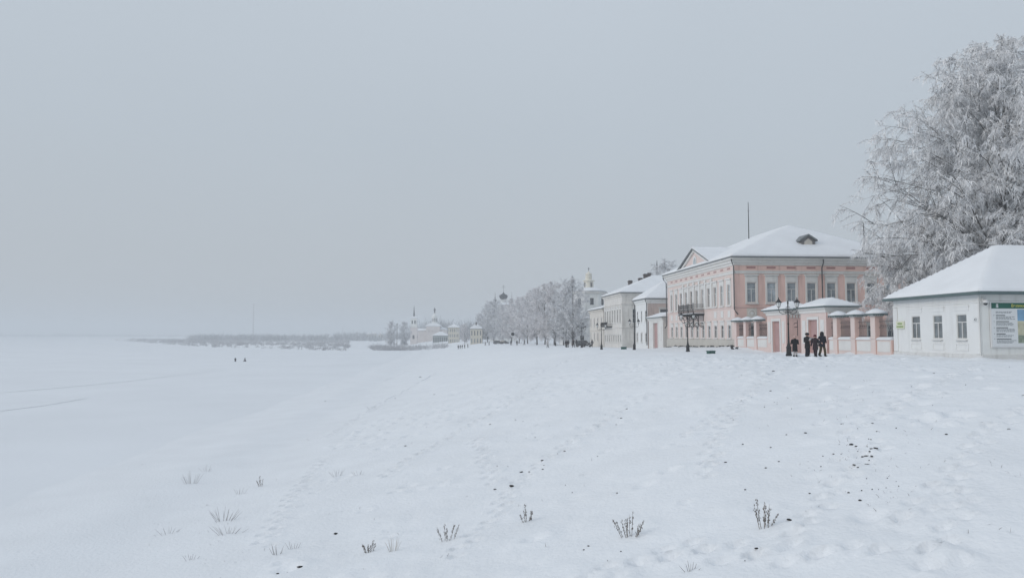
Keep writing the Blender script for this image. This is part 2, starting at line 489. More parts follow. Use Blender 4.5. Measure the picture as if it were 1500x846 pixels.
for X, Y, r_, dep in DENTS:
    i0, i1 = np.searchsorted(gx, [X - 3 * r_, X + 3 * r_]); j0, j1 = np.searchsorted(gy, [Y - 3 * r_, Y + 3 * r_])
    if i1 <= i0 or j1 <= j0: continue
    d2 = ((XX[j0:j1, i0:i1] - X) ** 2 + (YY[j0:j1, i0:i1] - Y) ** 2) / (r_ * r_)
    ZZ[j0:j1, i0:i1] += -dep * np.exp(-d2 ** 2) + 0.35 * dep * np.exp(-(np.sqrt(d2) - 1.7) ** 2 * 3)
def zz_at(X, Y):                                       # height of the finished snow surface
    i = min(max(int(np.searchsorted(gx, X)) - 1, 0), len(gx) - 2); j = min(max(int(np.searchsorted(gy, Y)) - 1, 0), len(gy) - 2)
    fx, fy = (X - gx[i]) / (gx[i + 1] - gx[i]), (Y - gy[j]) / (gy[j + 1] - gy[j])
    return float((ZZ[j, i] * (1 - fx) + ZZ[j, i + 1] * fx) * (1 - fy) + (ZZ[j + 1, i] * (1 - fx) + ZZ[j + 1, i + 1] * fx) * fy)

nx_, ny_ = len(gx), len(gy)
idx = np.arange(nx_ * ny_).reshape(ny_, nx_)
F = np.stack([idx[:-1, :-1], idx[:-1, 1:], idx[1:, 1:], idx[1:, :-1]], -1).reshape(-1, 4)
ground = link(bpy.data.objects.new('snowy_ground', np_mesh('snowy_ground', np.stack([XX, YY, ZZ], -1).reshape(-1, 3), F, M['snow'], True)))
tag(ground, 'snow covered river bank and promenade', kind='structure')

rx = graded(-5200, -140, 0, 60, 1.2, 1.08); ry = graded(-120, 15, 130, 5200, 1.0, 1.05)
RX, RY = np.meshgrid(rx, ry)
RZ = RIVER + 0.03 * vnoise(RX / 9, RY / 7) * (1 - sstep(150, 400, RY)) + 0.012 * vnoise(RX / 2.6, RY / 2.2) * (1 - sstep(60, 130, RY))
idx = np.arange(RX.size).reshape(RX.shape)
F = np.stack([idx[:-1, :-1], idx[:-1, 1:], idx[1:, 1:], idx[1:, :-1]], -1).reshape(-1, 4)
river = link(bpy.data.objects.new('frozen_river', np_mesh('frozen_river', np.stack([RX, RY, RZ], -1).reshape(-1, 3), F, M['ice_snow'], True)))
tag(river, 'wide frozen river under smooth snow', kind='structure')

def river_track(px, w):                                # packed ski or snowmobile track, groove shade put into its greyer colour
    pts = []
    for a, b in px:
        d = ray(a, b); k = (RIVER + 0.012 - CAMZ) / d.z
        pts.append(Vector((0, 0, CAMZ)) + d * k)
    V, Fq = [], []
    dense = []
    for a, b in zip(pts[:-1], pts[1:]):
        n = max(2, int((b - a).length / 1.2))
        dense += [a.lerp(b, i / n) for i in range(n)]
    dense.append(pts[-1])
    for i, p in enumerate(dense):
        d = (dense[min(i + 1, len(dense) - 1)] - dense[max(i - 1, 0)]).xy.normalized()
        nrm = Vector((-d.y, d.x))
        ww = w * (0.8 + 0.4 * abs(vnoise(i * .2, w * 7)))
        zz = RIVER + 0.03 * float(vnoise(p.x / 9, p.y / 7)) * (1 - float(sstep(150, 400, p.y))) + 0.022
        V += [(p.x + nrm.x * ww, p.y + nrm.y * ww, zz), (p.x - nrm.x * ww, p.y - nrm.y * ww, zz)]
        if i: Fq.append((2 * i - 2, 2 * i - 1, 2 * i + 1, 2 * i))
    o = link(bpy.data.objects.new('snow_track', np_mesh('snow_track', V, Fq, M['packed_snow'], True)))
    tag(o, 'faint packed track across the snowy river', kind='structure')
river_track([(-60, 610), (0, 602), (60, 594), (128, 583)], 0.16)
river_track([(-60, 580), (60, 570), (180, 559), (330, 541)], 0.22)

# ---------------------------------------------------------------- building helpers (street frame: x across, y along)
def sframe(name, label, cat, t0, s0=33.3, z=0.0, group=None):
    X, Y = ws(s0, t0)
    return thing(name, label, cat, (X, Y, z), ANG, group)

def tl(px, line=33.4):
    Y = on_line(px, line); X = line - TILT * Y
    return st(X, Y)[1]

def facade(mb, o, u, n, L, z0, z1, ops, depth=0.13):
    us = sorted({0.0, L} | {x for q in ops for x in q[:2]})
    zs = sorted({z0, z1} | {x for q in ops for x in q[2:4]})
    P = lambda a, z, d=0.0: (o[0] + u[0] * a - n[0] * d, o[1] + u[1] * a - n[1] * d, z)
    for a0, a1 in zip(us[:-1], us[1:]):
        for b0, b1 in zip(zs[:-1], zs[1:]):
            am, bm_ = (a0 + a1) / 2, (b0 + b1) / 2
            if any(q[0] < am < q[1] and q[2] < bm_ < q[3] for q in ops): continue
            mb.add([P(a0, b0), P(a1, b0), P(a1, b1), P(a0, b1)], [(0, 1, 2, 3)])
    for a0, a1, b0, b1 in ops:
        for p, q in (((a0, b0), (a1, b0)), ((a1, b0), (a1, b1)), ((a1, b1), (a0, b1)), ((a0, b1), (a0, b0))):
            mb.add([P(*p), P(*q), P(*q, depth), P(*p, depth)], [(0, 1, 2, 3)])

_win = {}
def window_meshes(key, w, h, mul='cross', surround=0.2, head=0.0, lintel=0.35, sill=0.12, glass='glass', trim='trim', dp=0.06):
    if key in _win: return _win[key]
    m = MB(); hw = w / 2; sr = surround
    if sr:
        m.box(-hw - sr, -hw - 0.002, -dp, 0.03, -0.05, h + 0.02); m.box(hw + 0.002, hw + sr, -dp, 0.03, -0.05, h + 0.02)
        m.box(-hw - sr, hw + sr, -dp, 0.03, h + 0.022, h + sr + head)
        if head > 0.3: m.box(-hw, hw, -dp - 0.03, -dp + 0.005, h + sr * 0.6, h + head * 0.9)
        if lintel: m.box(-hw - sr - 0.12, hw + sr + 0.12, -dp - 0.13, 0.03, h + sr + head + 0.002, h + sr + head + lintel * 0.4)
    if sill: m.box(-hw - sr - 0.06, hw + sr + 0.06, -dp - 0.10, 0.03, -0.05 - sill, -0.052)
    if not m.v: m.box(-hw - 0.04, -hw - 0.002, -0.02, 0.03, 0, h)
    a = m.build('window', trim)
    m = MB(); t = 0.055; y0, y1 = 0.03, 0.075
    m.box(-hw, -hw + t, y0, y1, 0, h); m.box(hw - t, hw, y0, y1, 0, h); m.box(-hw + t, hw - t, y0, y1, 0, t); m.box(-hw + t, hw - t, y0, y1, h - t, h)
    if mul == 'cross':
        m.box(-hw + t, hw - t, y0 + .005, y1, h * 0.66, h * 0.66 + t); m.box(-t / 2, t / 2, y0 + .005, y1, t, h * 0.66)
    elif mul == 'grid':
        m.box(-t / 2, t / 2, y0 + .005, y1, t, h - t)
        for k in (1, 2): m.box(-hw + t, hw - t, y0 + .01, y1, h * k / 3 - t / 2, h * k / 3 + t / 2)
    b = m.build('sash', 'trim')
    m = MB(); m.box(-hw, hw, 0.08, 0.12, 0, h)
    c = m.build('pane', glass)
    res = (a.data, b.data, c.data)
    for o in (a, b, c): bpy.data.objects.remove(o)
    _win[key] = res
    return res

def put_window(ms, parent, loc, rz=0.0):
    a = share('window', ms[0], parent, loc, rz)
    share('sash', ms[1], a); share('pane', ms[2], a)
    return a

RIV = -math.pi / 2
def hip(mb, x0, x1, y0, y1, z, rise, axis='x', inset=None, lift=0.0):
    w = (y1 - y0) if axis == 'x' else (x1 - x0)
    k = inset if inset is not None else w / 2
    zt = z + rise
    if axis == 'x': r = [(x0 + k, (y0 + y1) / 2, zt), (x1 - k, (y0 + y1) / 2, zt)]
    else: r = [((x0 + x1) / 2, y0 + k, zt), ((x0 + x1) / 2, y1 - k, zt)]
    vs = [(x0, y0, z), (x1, y0, z), (x1, y1, z), (x0, y1, z)] + r
    if axis == 'x': fs = [(0, 1, 5, 4), (2, 3, 4, 5), (3, 0, 4), (1, 2, 5)]
    else: fs = [(0, 1, 4), (2, 3, 5), (3, 0, 4, 5), (1, 2, 5, 4)]
    mb.add(vs, fs)
    return vs, fs

def snow_roof(parent, x0, x1, y0, y1, z, rise, axis='x', inset=None, metal='roof_metal', edge=0.14, snow=0.2, soft=0.10):
    m = MB(); m.box(x0, x1, y0, y1, z, z + edge)
    hip(m, x0 + .01, x1 - .01, y0 + .01, y1 - .01, z + edge + .001, rise, axis, inset)
    roof = m.build('roof', metal, parent)
    # snow: a blanket with a rounded lip, divided finely enough to sag and drift
    nx, ny = max(10, int((x1 - x0) / 0.28)), max(10, int((y1 - y0) / 0.28))
    k = inset if inset is not None else ((y1 - y0) if axis == 'x' else (x1 - x0)) / 2
    lip = 0.05
    xs = np.linspace(x0 + lip, x1 - lip, nx + 1); ys = np.linspace(y0 + lip, y1 - lip, ny + 1)
    X, Y = np.meshgrid(xs, ys)
    kx = ((x1 - x0) / 2) if axis == 'y' else k
    ky = ((y1 - y0) / 2) if axis == 'x' else k
    hgt = np.minimum(np.minimum((X - x0) / kx, (x1 - X) / kx), np.minimum((Y - y0) / ky, (y1 - Y) / ky))
    hgt = np.minimum(hgt, 1)
    ed = np.minimum(np.minimum(X - x0, x1 - X), np.minimum(Y - y0, y1 - Y))
    Z = z + edge + rise * hgt + snow * (0.55 + 0.45 * sstep(0, 0.5, ed)) + 0.03 * vnoise(X * .45 + z * 3, Y * .45 + x1)
    V = np.stack([X, Y, Z], -1).reshape(-1, 3)
    idx = np.arange(V.shape[0]).reshape(ny + 1, nx + 1)
    F = [tuple(q) for q in np.stack([idx[:-1, :-1], idx[:-1, 1:], idx[1:, 1:], idx[1:, :-1]], -1).reshape(-1, 4)]
    rim = list(idx[0, :]) + list(idx[1:, -1]) + list(idx[-1, -2::-1]) + list(idx[-2:0:-1, 0])
    V = [tuple(v) for v in V]; b = len(V)
    V += [(V[i][0], V[i][1], z + edge + 0.002) for i in rim]
    n = len(rim)
    F += [(rim[i], b + i, b + (i + 1) % n, rim[(i + 1) % n]) for i in range(n)]
    sm = MB(); sm.v, sm.f = V, F
    so = sm.build('snow', 'roof_snow', roof, smooth=True)
    return roof

def downpipe(parent, pts, r=0.075):
    MB().tube(pts, r, 7).build('downpipe', 'pipe', parent)

# ---------------------------------------------------------------- white house by the embankment (right)
t0, t1 = tl(1437), tl(1309)
H = sframe('white_house', 'low white plastered house with snowy hip roof and a green notice board, at right edge', 'house', t0)
L, D, WT = t1 - t0, 19.0, 4.15
m = MB()
wy = [st(*[33.4 - TILT * Y, Y])[1] - t0 for Y in (54.35, 51.9, 49.45)]
facade(m, (0, 0), (0, 1), (-1, 0), L, -1.2, WT, [(y - .5, y + .5, 1.33, 2.95) for y in wy])
facade(m, (0, 0), (1, 0), (0, -1), D, -1.2, WT, [])
facade(m, (D, 0), (0, 1), (1, 0), L, -1.2, WT, []); facade(m, (0, L), (1, 0), (0, 1), D, -1.2, WT, [])
m.build('wall', 'white_wall', H)
MB().ring(0, D, 0, L, [(0.02, -1.2), (0.06, -1.2), (0.06, 0.32), (0.0, 0.36)]).build('plinth', 'damp_plaster', H)
MB().ring(0, D, 0, L, [(0.0, WT - .55), (0.05, WT - .5), (0.05, WT - .42), (0.0, WT - .40)]).build('cornice', 'white_wall', H)
wm = window_meshes('white', 1.0, 1.62, 'cross', 0.0, sill=0.06, glass='curtain_glass')
for y in wy:
    put_window(wm, H, (0, y, 1.33), RIV)
    MB().box(-.07, .02, y - .8, y + .8, 3.42, 3.52).box(-.035, .02, y - .74, y + .74, 3.18, 3.418).build('lintel', 'white_wall', H)
    MB().box(-.035, .02, y - .62, y + .62, .55, .62).box(-.035, .02, y - .62, y + .62, .95, 1.02).box(-.035, .02, y - .62, y - .55, .622, .948).box(-.035, .02, y + .55, y + .62, .622, .948).build('panel_frame', 'white_wall', H)
for y in (0.22, L - 0.3):
    MB().box(-.06, .02, y - .22, y + .3, .37, WT - .56).build('pilaster', 'white_wall', H)
snow_roof(H, -.55, D + .55, -.55, L + .55, WT, 3.55, 'x', metal='green_roof_metal', edge=0.16, snow=0.12)
MB().tube([(-.12, .02, WT - .1), (-.12, .02, .3)], .04, 6).build('downpipe', 'trim', H)
# notice board on the wall that faces the embankment path
B = thing('notice_board', 'green-headed notice board with printed text on the white house wall', 'notice board', H.matrix_basis @ Vector((0, 0, 0)), ANG)
bx0, bx1, bz0, bz1 = 0.62, 4.7, 0.86, 3.62
MB().box(bx0 - .07, bx1 + .07, -.10, -.02, bz0 - .07, bz1 + .07).build('frame', 'camera_white', B)
MB().box(bx0, bx1, -.112, -.101, bz0, bz1).build('sheet', 'board_white', B)
MB().box(bx0, bx1, -.122, -.113, bz1 - .36, bz1).build('header', 'green_board', B)
m = MB()
for k in range(3): m.box(bx0 + .30, bx0 + .46, -.130, -.123, bz1 - .30 + k * .085, bz1 - .26 + k * .085)
m.box(bx0 + .36, bx0 + .40, -.133, -.1305, bz1 - .28, bz1 - .06)
m.build('emblem', 'board_white', B)
_rt = random.Random(4)
z = bz1 - .55
for para in range(6):
    m = MB()
    if para:
        m.box(bx0 + .28, bx0 + .28 + _rt.uniform(.6, 1.25), -.118, -.113, z - .05, z)
        m.add([(bx0 + .12, -.118, z), (bx0 + .19, -.118, z - .025), (bx0 + .12, -.118, z - .05)], [(0, 1, 2)])
        m.build('heading_line', 'print_dark', B); z -= .10; m = MB()
    for ln in range(_rt.choice([2, 3, 3])):
        x = bx0 + .28; xe = bx0 + _rt.uniform(1.25, 1.62)
        while x < xe:
            w = _rt.uniform(.06, .2); m.box(x, min(x + w, xe), -.118, -.113, z - .035, z); x += w + .035
        z -= .072
    m.build('text_paragraph', 'print_grey', B); z -= .075
MB().box(bx0 + 1.72, bx1 - .06, -.118, -.113, bz0 + 1.62, bz1 - .42).build('picture_sky', 'print_blue', B)
MB().box(bx0 + 1.72, bx1 - .06, -.118, -.113, bz0 + .72, bz0 + 1.615).build('picture_field', 'print_field', B)
MB().box(bx0 + 1.72, bx1 - .06, -.118, -.113, bz0 + .22, bz0 + .715).build('picture_wood', 'print_wood', B)
def text_mesh(name, body, size, m, parent, loc, rot, ext=0.004):
    cu = bpy.data.curves.new(name, 'FONT'); cu.body = body; cu.size = size; cu.extrude = ext
    o = bpy.data.objects.new(name, cu); C.objects.link(o)
    dg = bpy.context.evaluated_depsgraph_get()
    me = bpy.data.meshes.new_from_object(o.evaluated_get(dg))
    bpy.data.objects.remove(o); me.name = name
    me.materials.clear(); me.materials.append(M[m])
    q = bpy.data.objects.new(name, me); link(q, parent); q.location = loc; q.rotation_euler = rot
    return q
text_mesh('header_lettering', 'Великий', .26, 'print_yellow', B, (bx0 + 1.32, -.128, bz1 - .27), (R(90), 0, 0))
text_mesh('header_lettering', 'Устюг', .26, 'print_yellow', B, (bx0 + 2.45, -.128, bz1 - .27), (R(90), 0, 0))
# yellow notice and number plate on the river side
def wall_plate(name, label, cat, y, z, w, h, mm, lines, lm, parent_t):
    o = thing(name, label, cat, H.matrix_basis @ Vector((0, 0, 0)), ANG)
    MB().box(-.10, -.005, y - w / 2, y + w / 2, z, z + h).build('plate', mm, o)
    for zz, a, b in lines:
        m = MB()
        yy = y + a * w
        while yy < y + b * w:
            m.box(-.106, -.101, yy, yy + .055, z + zz, z + zz + .12); yy += .085
        m.build('lettering', lm, o)
    return o
ysg = st(33.4 - TILT * on_line(1319.5), on_line(1319.5))[1] - t0
wall_plate('wall_sign', 'small pale yellow sign with green lettering on the white house', 'sign', ysg, 2.05, .95, .55, 'sign_yellow', [(.31, -.3, .25), (.09, -.42, .42)], 'sign_green', t0)
ysg = st(33.4 - TILT * on_line(1430.5), on_line(1430.5))[1] - t0
pl = thing('number_plate', 'small white house number plate near the corner of the white house', 'plate', H.matrix_basis @ Vector((0, 0, 0)), ANG)
MB().box(-.09, -.062, ysg - .26, ysg + .26, 2.42, 2.72).build('plate', 'board_white', pl)
text_mesh('number', '43', .25, 'print_dark', pl, (-.094, ysg + .14, 2.48), (R(90), 0, R(-90)))
cc = thing('security_camera', 'white dome security camera under the eaves of the white house', 'camera', H.matrix_basis @ Vector((0.16, -.12, 0)), ANG)
MB().box(-.09, .09, .0, .11, 3.72, 3.95).build('bracket', 'camera_white', cc)
MB().lathe([(.02, .2), (.15, .18), (.16, 0), (.13, -.02)], (0, -.1, 3.62), 12).build('housing', 'camera_white', cc, smooth=True)
MB().lathe([(.125, -.021), (.12, -.09), (.07, -.15), (.01, -.17)], (0, -.1, 3.62), 12).build('lens_dome', 'dark_glass', cc, smooth=True)

# ---------------------------------------------------------------- pink mansion
t0, t1 = tl(1077), tl(978)
P_ = sframe('pink_mansion', 'two storey pink mansion with white trim, balcony, pediment and snowy hip roof', 'mansion', t0)
L, D, WT = t1 - t0, 21.4, 9.95
ux = [2.03 + 2.47 * k for k in range(8)]
ry_ = [1.9 + 2.4 * k for k in range(11)]
m = MB()
facade(m, (0, 0), (1, 0), (0, -1), D, -1.5, WT, [(x - .55, x + .55, 5.45, 7.8) for x in ux] + [(x - .5, x + .5, 1.2, 2.7) for x in ux])
facade(m, (0, 0), (0, 1), (-1, 0), L, -1.5, WT, [(y - .47, y + .47, 5.2, 7.65) for y in ry_] + [(y - .47, y + .47, 1.2, 2.75) for y in ry_])
facade(m, (D, 0), (0, 1), (1, 0), L, -1.5, WT, []); facade(m, (0, L), (1, 0), (0, 1), D, -1.5, WT, [])
m.build('wall', 'pink', P_)
MB().ring(0, D, 0, L, [(0.0, -1.5), (0.14, -1.5), (0.14, 0.98), (0.0, 1.06)]).build('plinth', 'plinth', P_)
MB().ring(0, D, 0, L, [(0.0, 9.86), (0.12, 9.9), (0.14, 10.1), (0.30, 10.2), (0.34, 10.42), (0.55, 10.55), (0.58, 10.74), (0.0, 10.75)]).build('cornice', 'trim', P_)
MB().ring(0, D, 0, L, [(0.0, 8.86), (0.10, 8.90), (0.10, 9.10), (0.16, 9.14), (0.16, 9.22), (0.0, 9.24)]).build('string_course', 'trim', P_)
MB().ring(0, D, 0, L, [(0.0, 4.78), (0.07, 4.80), (0.07, 4.95), (0.0, 4.97)]).build('string_course', 'pale_pink', P_)
wu = window_meshes('pink_up', 1.1, 2.35, 'cross', 0.22, head=0.62, lintel=0.4, sill=0.16, glass='curtain_glass')
wl_ = window_meshes('pink_low', 1.0, 1.5, 'cross', 0.16, head=0.12, lintel=0.3)
wru = window_meshes('pink_riv_up', .94, 2.45, 'cross', 0.26, head=0.35, lintel=0.4, sill=0.14, glass='curtain_glass', dp=.09)
wrl = window_meshes('pink_riv_low', .94, 1.55, 'cross', 0.2, head=0.3, lintel=0.3, sill=0.1)
for x in ux:
    put_window(wu, P_, (x, 0, 5.45)); put_window(wl_, P_, (x, 0, 1.2))
    MB().box(x - .55, x + .55, -.03, .02, 9.5, 9.72).build('frieze_vent', 'door_pink', P_)
for y in ry_:
    put_window(wru, P_, (0, y, 5.2), RIV); put_window(wrl, P_, (0, y, 1.2), RIV)
    MB().box(-.03, .02, y - .5, y + .5, 9.5, 9.70).build('frieze_vent', 'door_pink', P_)
for y in (ry_[0], ry_[1], ry_[2], ry_[8], ry_[9], ry_[10]):
    MB().box(-.05, .02, y - .42, y + .42, 3.72, 4.52).build('niche_panel', 'trim', P_)
for k in range(6):                                     # pilasters of the middle bay
    y = 7.9 + 2.4 * k if k else 7.95
    MB().box(-.16, .02, y - .26, y + .26, 4.972, 8.85).box(-.22, .02, y - .32, y + .32, 8.5, 8.7).build('pilaster', 'trim', P_, bevel=.02)
for y in (0.28, L - .28):
    MB().box(-.06, .02, y - .26, y + .26, 1.07, 4.77).build('quoin', 'pale_pink', P_)
md = MB().box(ux[0] - .62, ux[0] + .62, -.05, .02, 3.55, 4.75).build('medallion', 'cream_wall', P_)
m = MB()
for k in range(20):
    a0, a1 = 2 * math.pi * k / 20, 2 * math.pi * (k + 1) / 20
    c_ = (ux[0], 4.15)
    q = [(c_[0] + r_ * math.cos(a), c_[1] + r_ * math.sin(a)) for r_, a in ((.46, a0), (.46, a1), (.36, a1), (.36, a0))]
    m.prism(q, 'y', -.10, -.045)
m.prism([(ux[0] + .22 * math.cos(2 * math.pi * k / 12), 4.15 + .22 * math.sin(2 * math.pi * k / 12)) for k in range(12)], 'y', -.09, -.045)
m.build('rosette', 'trim', md)
# roof with ridge along the street, gable (pediment) on the river side
roof = snow_roof(P_, -.68, D + .68, -.68, L + .68, 10.76, 5.0, 'y', inset=9.2, snow=.22)
pc, pw = 14.3, 6.8
g = MB(); g.prism([(pc - pw, 10.78), (pc + pw, 10.78), (pc, 13.35)], 'x', -.10, .25); g.build('pediment', 'pale_pink', P_)
g = MB()
for sg in (-1, 1):
    g.prism([(pc + sg * pw, 10.80), (pc + sg * (pw - .75), 10.80), (pc, 13.05), (pc, 13.36)], 'x', -.34, -.101)
g.build('pediment_moulding', 'trim', P_)
g = MB()
for sg in (-1, 1):
    g.prism([(pc + sg * (pw + .5), 10.85), (pc + sg * (pw + .5), 10.97), (pc, 13.53), (pc, 13.39)], 'x', -.6, 6.4)
gr = g.build('pediment_roof', 'roof_metal', P_)
g = MB()
for sg in (-1, 1):
    g.prism([(pc + sg * (pw + .45), 10.99), (pc + sg * (pw + .35), 11.16), (pc, 13.74), (pc, 13.54)], 'x', -.52, 6.4)
g.build('snow', 'roof_snow', gr)
pts = [(pc - .75, 10.95), (pc + .75, 10.95), (pc + .75, 11.75)] + [(pc + .75 * math.cos(a), 11.75 + .75 * math.sin(a)) for a in np.linspace(.3, math.pi - .3, 7)] + [(pc - .75, 11.75)]
pwn = MB().prism(pts, 'x', -.17, -.1005).build('pediment_window', 'trim', P_)
pts2 = [(pc + (y - pc) * .66, 11.05 + (z - 10.95) * .76) for y, z in pts]
MB().prism(pts2, 'x', -.19, -.171).build('pane', 'curtain_glass', pwn)
# dormer on the near slope
dx, dy = 10.3, 2.3
dz = 10.9 + 5.0 * (dy + .68) / 9.2
dm = MB().prism([(dx - .85, dz - .3), (dx + .85, dz - .3), (dx + .85, dz + .75), (dx, dz + 1.25), (dx - .85, dz + .75)], 'y', dy, dy + 2.6).build('dormer', 'wood_grey', P_)
MB().prism([(dx - .5, dz + .05), (dx + .5, dz + .05), (dx + .5, dz + .55), (dx, dz + .95), (dx - .5, dz + .55)], 'y', dy - .04, dy - .001).build('louvre', 'cream_wall', dm)
g = MB()
for sg in (-1, 1):
    g.prism([(dx + sg * 1.15, dz + .60), (dx + sg * 1.1, dz + .80), (dx, dz + 1.5), (dx, dz + 1.27)], 'y', dy - .2, dy + 2.6)
g.build('dormer_roof', 'roof_metal', dm)
downpipe(P_, [(-.55, -.45, 10.6), (-.5, -.42, 10.3), (-.16, -.16, 9.7), (-.16, -.16, 4.6), (.0, -.26, 4.3), (.25, -.26, 4.0)])
downpipe(P_, [(10.7, -.62, 10.6), (10.7, -.6, 10.2), (10.7, -.2, 9.6), (10.7, -.2, .4)])
downpipe(P_, [(-.6, L + .3, 10.6), (-.55, L + .2, 10.2), (-.2, L - .1, 9.6), (-.2, L - .1, 3.0), (-.5, L - .1, 2.6)])
# balcony
bal = MB().box(-1.55, -.01, 11.0, 17.6, 4.22, 4.42).build('balcony', 'iron', P_)
m = MB()
for z in (4.55, 4.95, 5.35, 5.62):
    w = .035 if z < 5.6 else .05
    m.box(-1.53, -1.53 + w, 11.0, 17.6, z, z + w); m.box(-1.494, -.01, 11.02, 11.02 + w, z, z + w); m.box(-1.494, -.01, 17.58 - w, 17.58, z, z + w)
for k in range(45):
    y = 11.05 + k * .147; m.box(-1.52, -1.502, y, y + .022, 4.42, 5.62)
for k in range(10):
    x = -1.4 + k * .145; m.box(x, x + .022, 11.03, 11.05, 4.42, 5.62); m.box(x, x + .022, 17.55, 17.57, 4.42, 5.62)
for y in (11.0, 13.2, 15.4, 17.52): m.box(-1.56, -1.48, y, y + .08, 4.42, 5.85)
m.build('railing', 'iron', bal)
MB().box(-1.62, -.02, 10.95, 17.65, 4.425, 4.49).build('snow', 'roof_snow', bal)
for y in (11.35, 13.35, 15.35, 17.3):
    m = MB(); r_ = .045
    sp = lambda cx, cz, a0, turns, r0, r1, n=22: [(cx + (r0 + (r1 - r0) * i / n) * math.cos(a0 + turns * 2 * math.pi * i / n), y, cz + (r0 + (r1 - r0) * i / n) * math.sin(a0 + turns * 2 * math.pi * i / n)) for i in range(n + 1)]
    m.tube(sp(-1.22, 3.86, math.pi * .5, 1.4, .32, .07), r_, 5)
    m.tube(sp(-.34, 2.95, -math.pi * .5, 1.4, .32, .07), r_, 5)
    m.tube([(-1.22, y, 4.18), (-.95, y, 3.95), (-.8, y, 3.5), (-.62, y, 2.8), (-.34, y, 2.63)], r_, 5)
    m.tube([(-1.5, y, 4.19), (-.03, y, 4.19)], r_ * .8, 4)
    m.tube([(-.05, y, 4.19), (-.05, y, 2.6)], r_ * .8, 4)
    m.build('bracket', 'iron', bal)
an = thing('antenna_mast', 'thin dark mast rising behind the pink mansion roof ridge', 'mast', at(1097, 350, 108).xy.to_3d())
ztop = at(1097, 296, 108).z
MB().tube([(0, 0, 14.2), (0, 0, ztop * .6 + 6), (0, 0, ztop)], [.07, .055, .035], 6).build('pole', 'iron', an)
MB().tube([(-.18, 0, ztop - 1.3), (.18, 0, ztop - 1.3)], .02, 4).build('crossbar', 'iron', an)

# ---------------------------------------------------------------- gates and fences in front of the mansion yard
def cap(parent, x, y, w, z, h=.34):
    c = MB().box(x - w / 2, x + w / 2, y - w / 2, y + w / 2, z, z + .07).build('cap', 'green_roof_metal', parent)
    m = MB(); n = max(5, int(w / .16))
    for k in range(n):
        for sx, ax in ((-1, 0), (1, 0), (0, -1), (0, 1)):
            a = -w / 2 + (k + .5) * w / n; hw = w / n * .45
            if sx: m.add([(x + sx * w / 2, y + a - hw, z), (x + sx * w / 2, y + a + hw, z), (x + sx * w / 2, y + a, z - .12), (x + sx * (w / 2 - .03), y + a, z)], [(0, 1, 2), (0, 2, 3), (1, 3, 2)])
            else: m.add([(x + a - hw, y + ax * w / 2, z), (x + a + hw, y + ax * w / 2, z), (x + a, y + ax * w / 2, z - .12), (x + a, y + ax * (w / 2 - .03), z)], [(0, 1, 2), (0, 2, 3), (1, 3, 2)])
    m.build('valance', 'green_roof_metal', c)
    s = MB(); w2 = w * .97
    s.ring(x, x, y, y, [(w2 / 2, z + .072), (w2 / 2 + .01, z + .14), (w2 * .36, z + .14 + h * .45), (w2 * .15, z + .14 + h * .85), (.01, z + .14 + h)])
    s.build('snow', 'roof_snow', c, smooth=True)
    return c

def fence(name, label, ys, y_end0, y_end1, mm):
    f = sframe(name, label, 'fence', 0.0)
    for y in ys:
        p = MB().box(-.33, .33, y - .33, y + .33, -1.2, 3.05).box(-.39, .39, y - .39, y + .39, 1.28, 1.40).build('pillar', mm, f, bevel=.015)
        MB().box(-.38, .38, y - .38, y + .38, 3.052, 3.18).build('pillar_head', 'trim', f)
        cap(f, 0, y, 1.25, 3.19)
    edges = [y_end0] + [v for y in ys for v in (y - .335, y + .335)] + [y_end1]
    for a, b in zip(edges[::2], edges[1::2]):
        if b - a < .4: continue
        MB().box(-.22, .22, a, b, -1.2, 1.20).build('low_wall', mm, f)
        MB().box(-.255, -.20, a + .14, b - .14, .28, 1.08).build('wall_panel', 'trim', f)
        s = MB(); n = 10
        prof = [(-.30, 1.205), (-.31, 1.26), (-.22, 1.36), (0, 1.44), (.22, 1.36), (.31, 1.26), (.30, 1.205)]
        s.prism(prof, 'y', a + .005, b - .005).build('snow', 'roof_snow', f)
        m = MB(); n = max(3, int((b - a) / .15))
        for k in range(1, n):
            y = a + (b - a) * k / n
            m.tube([(0, y, 1.40), (0, y, 2.72), (0, y, 2.9)], [.016, .016, .004], 4)
            if k % 2: m.tube([(0, y + .07 * math.cos(q), 2.3 + .07 * math.sin(q)) for q in np.linspace(0, 6.28, 9)], .011, 3, cap=False)
        for z in (1.48, 2.15, 2.62): m.box(-.018, .018, a + .01, b - .01, z, z + .035)
        m.build('railing', 'iron_rimed', f)
    return f

tY = lambda Y: 1.003 * Y - 2.57
fence('fence', 'pink fence with snow capped pillars and iron railings beside the white house', [tY(59.4), tY(62.4), tY(65.3)], tl(1309) + .08, tY(66.55), 'pink')
fence('fence', 'pink fence with snow capped pillars next to the mansion corner, left of both gates', [tY(82.6), tY(85.6), tY(88.4)], tY(79.6), tY(89.0), 'pale_pink')

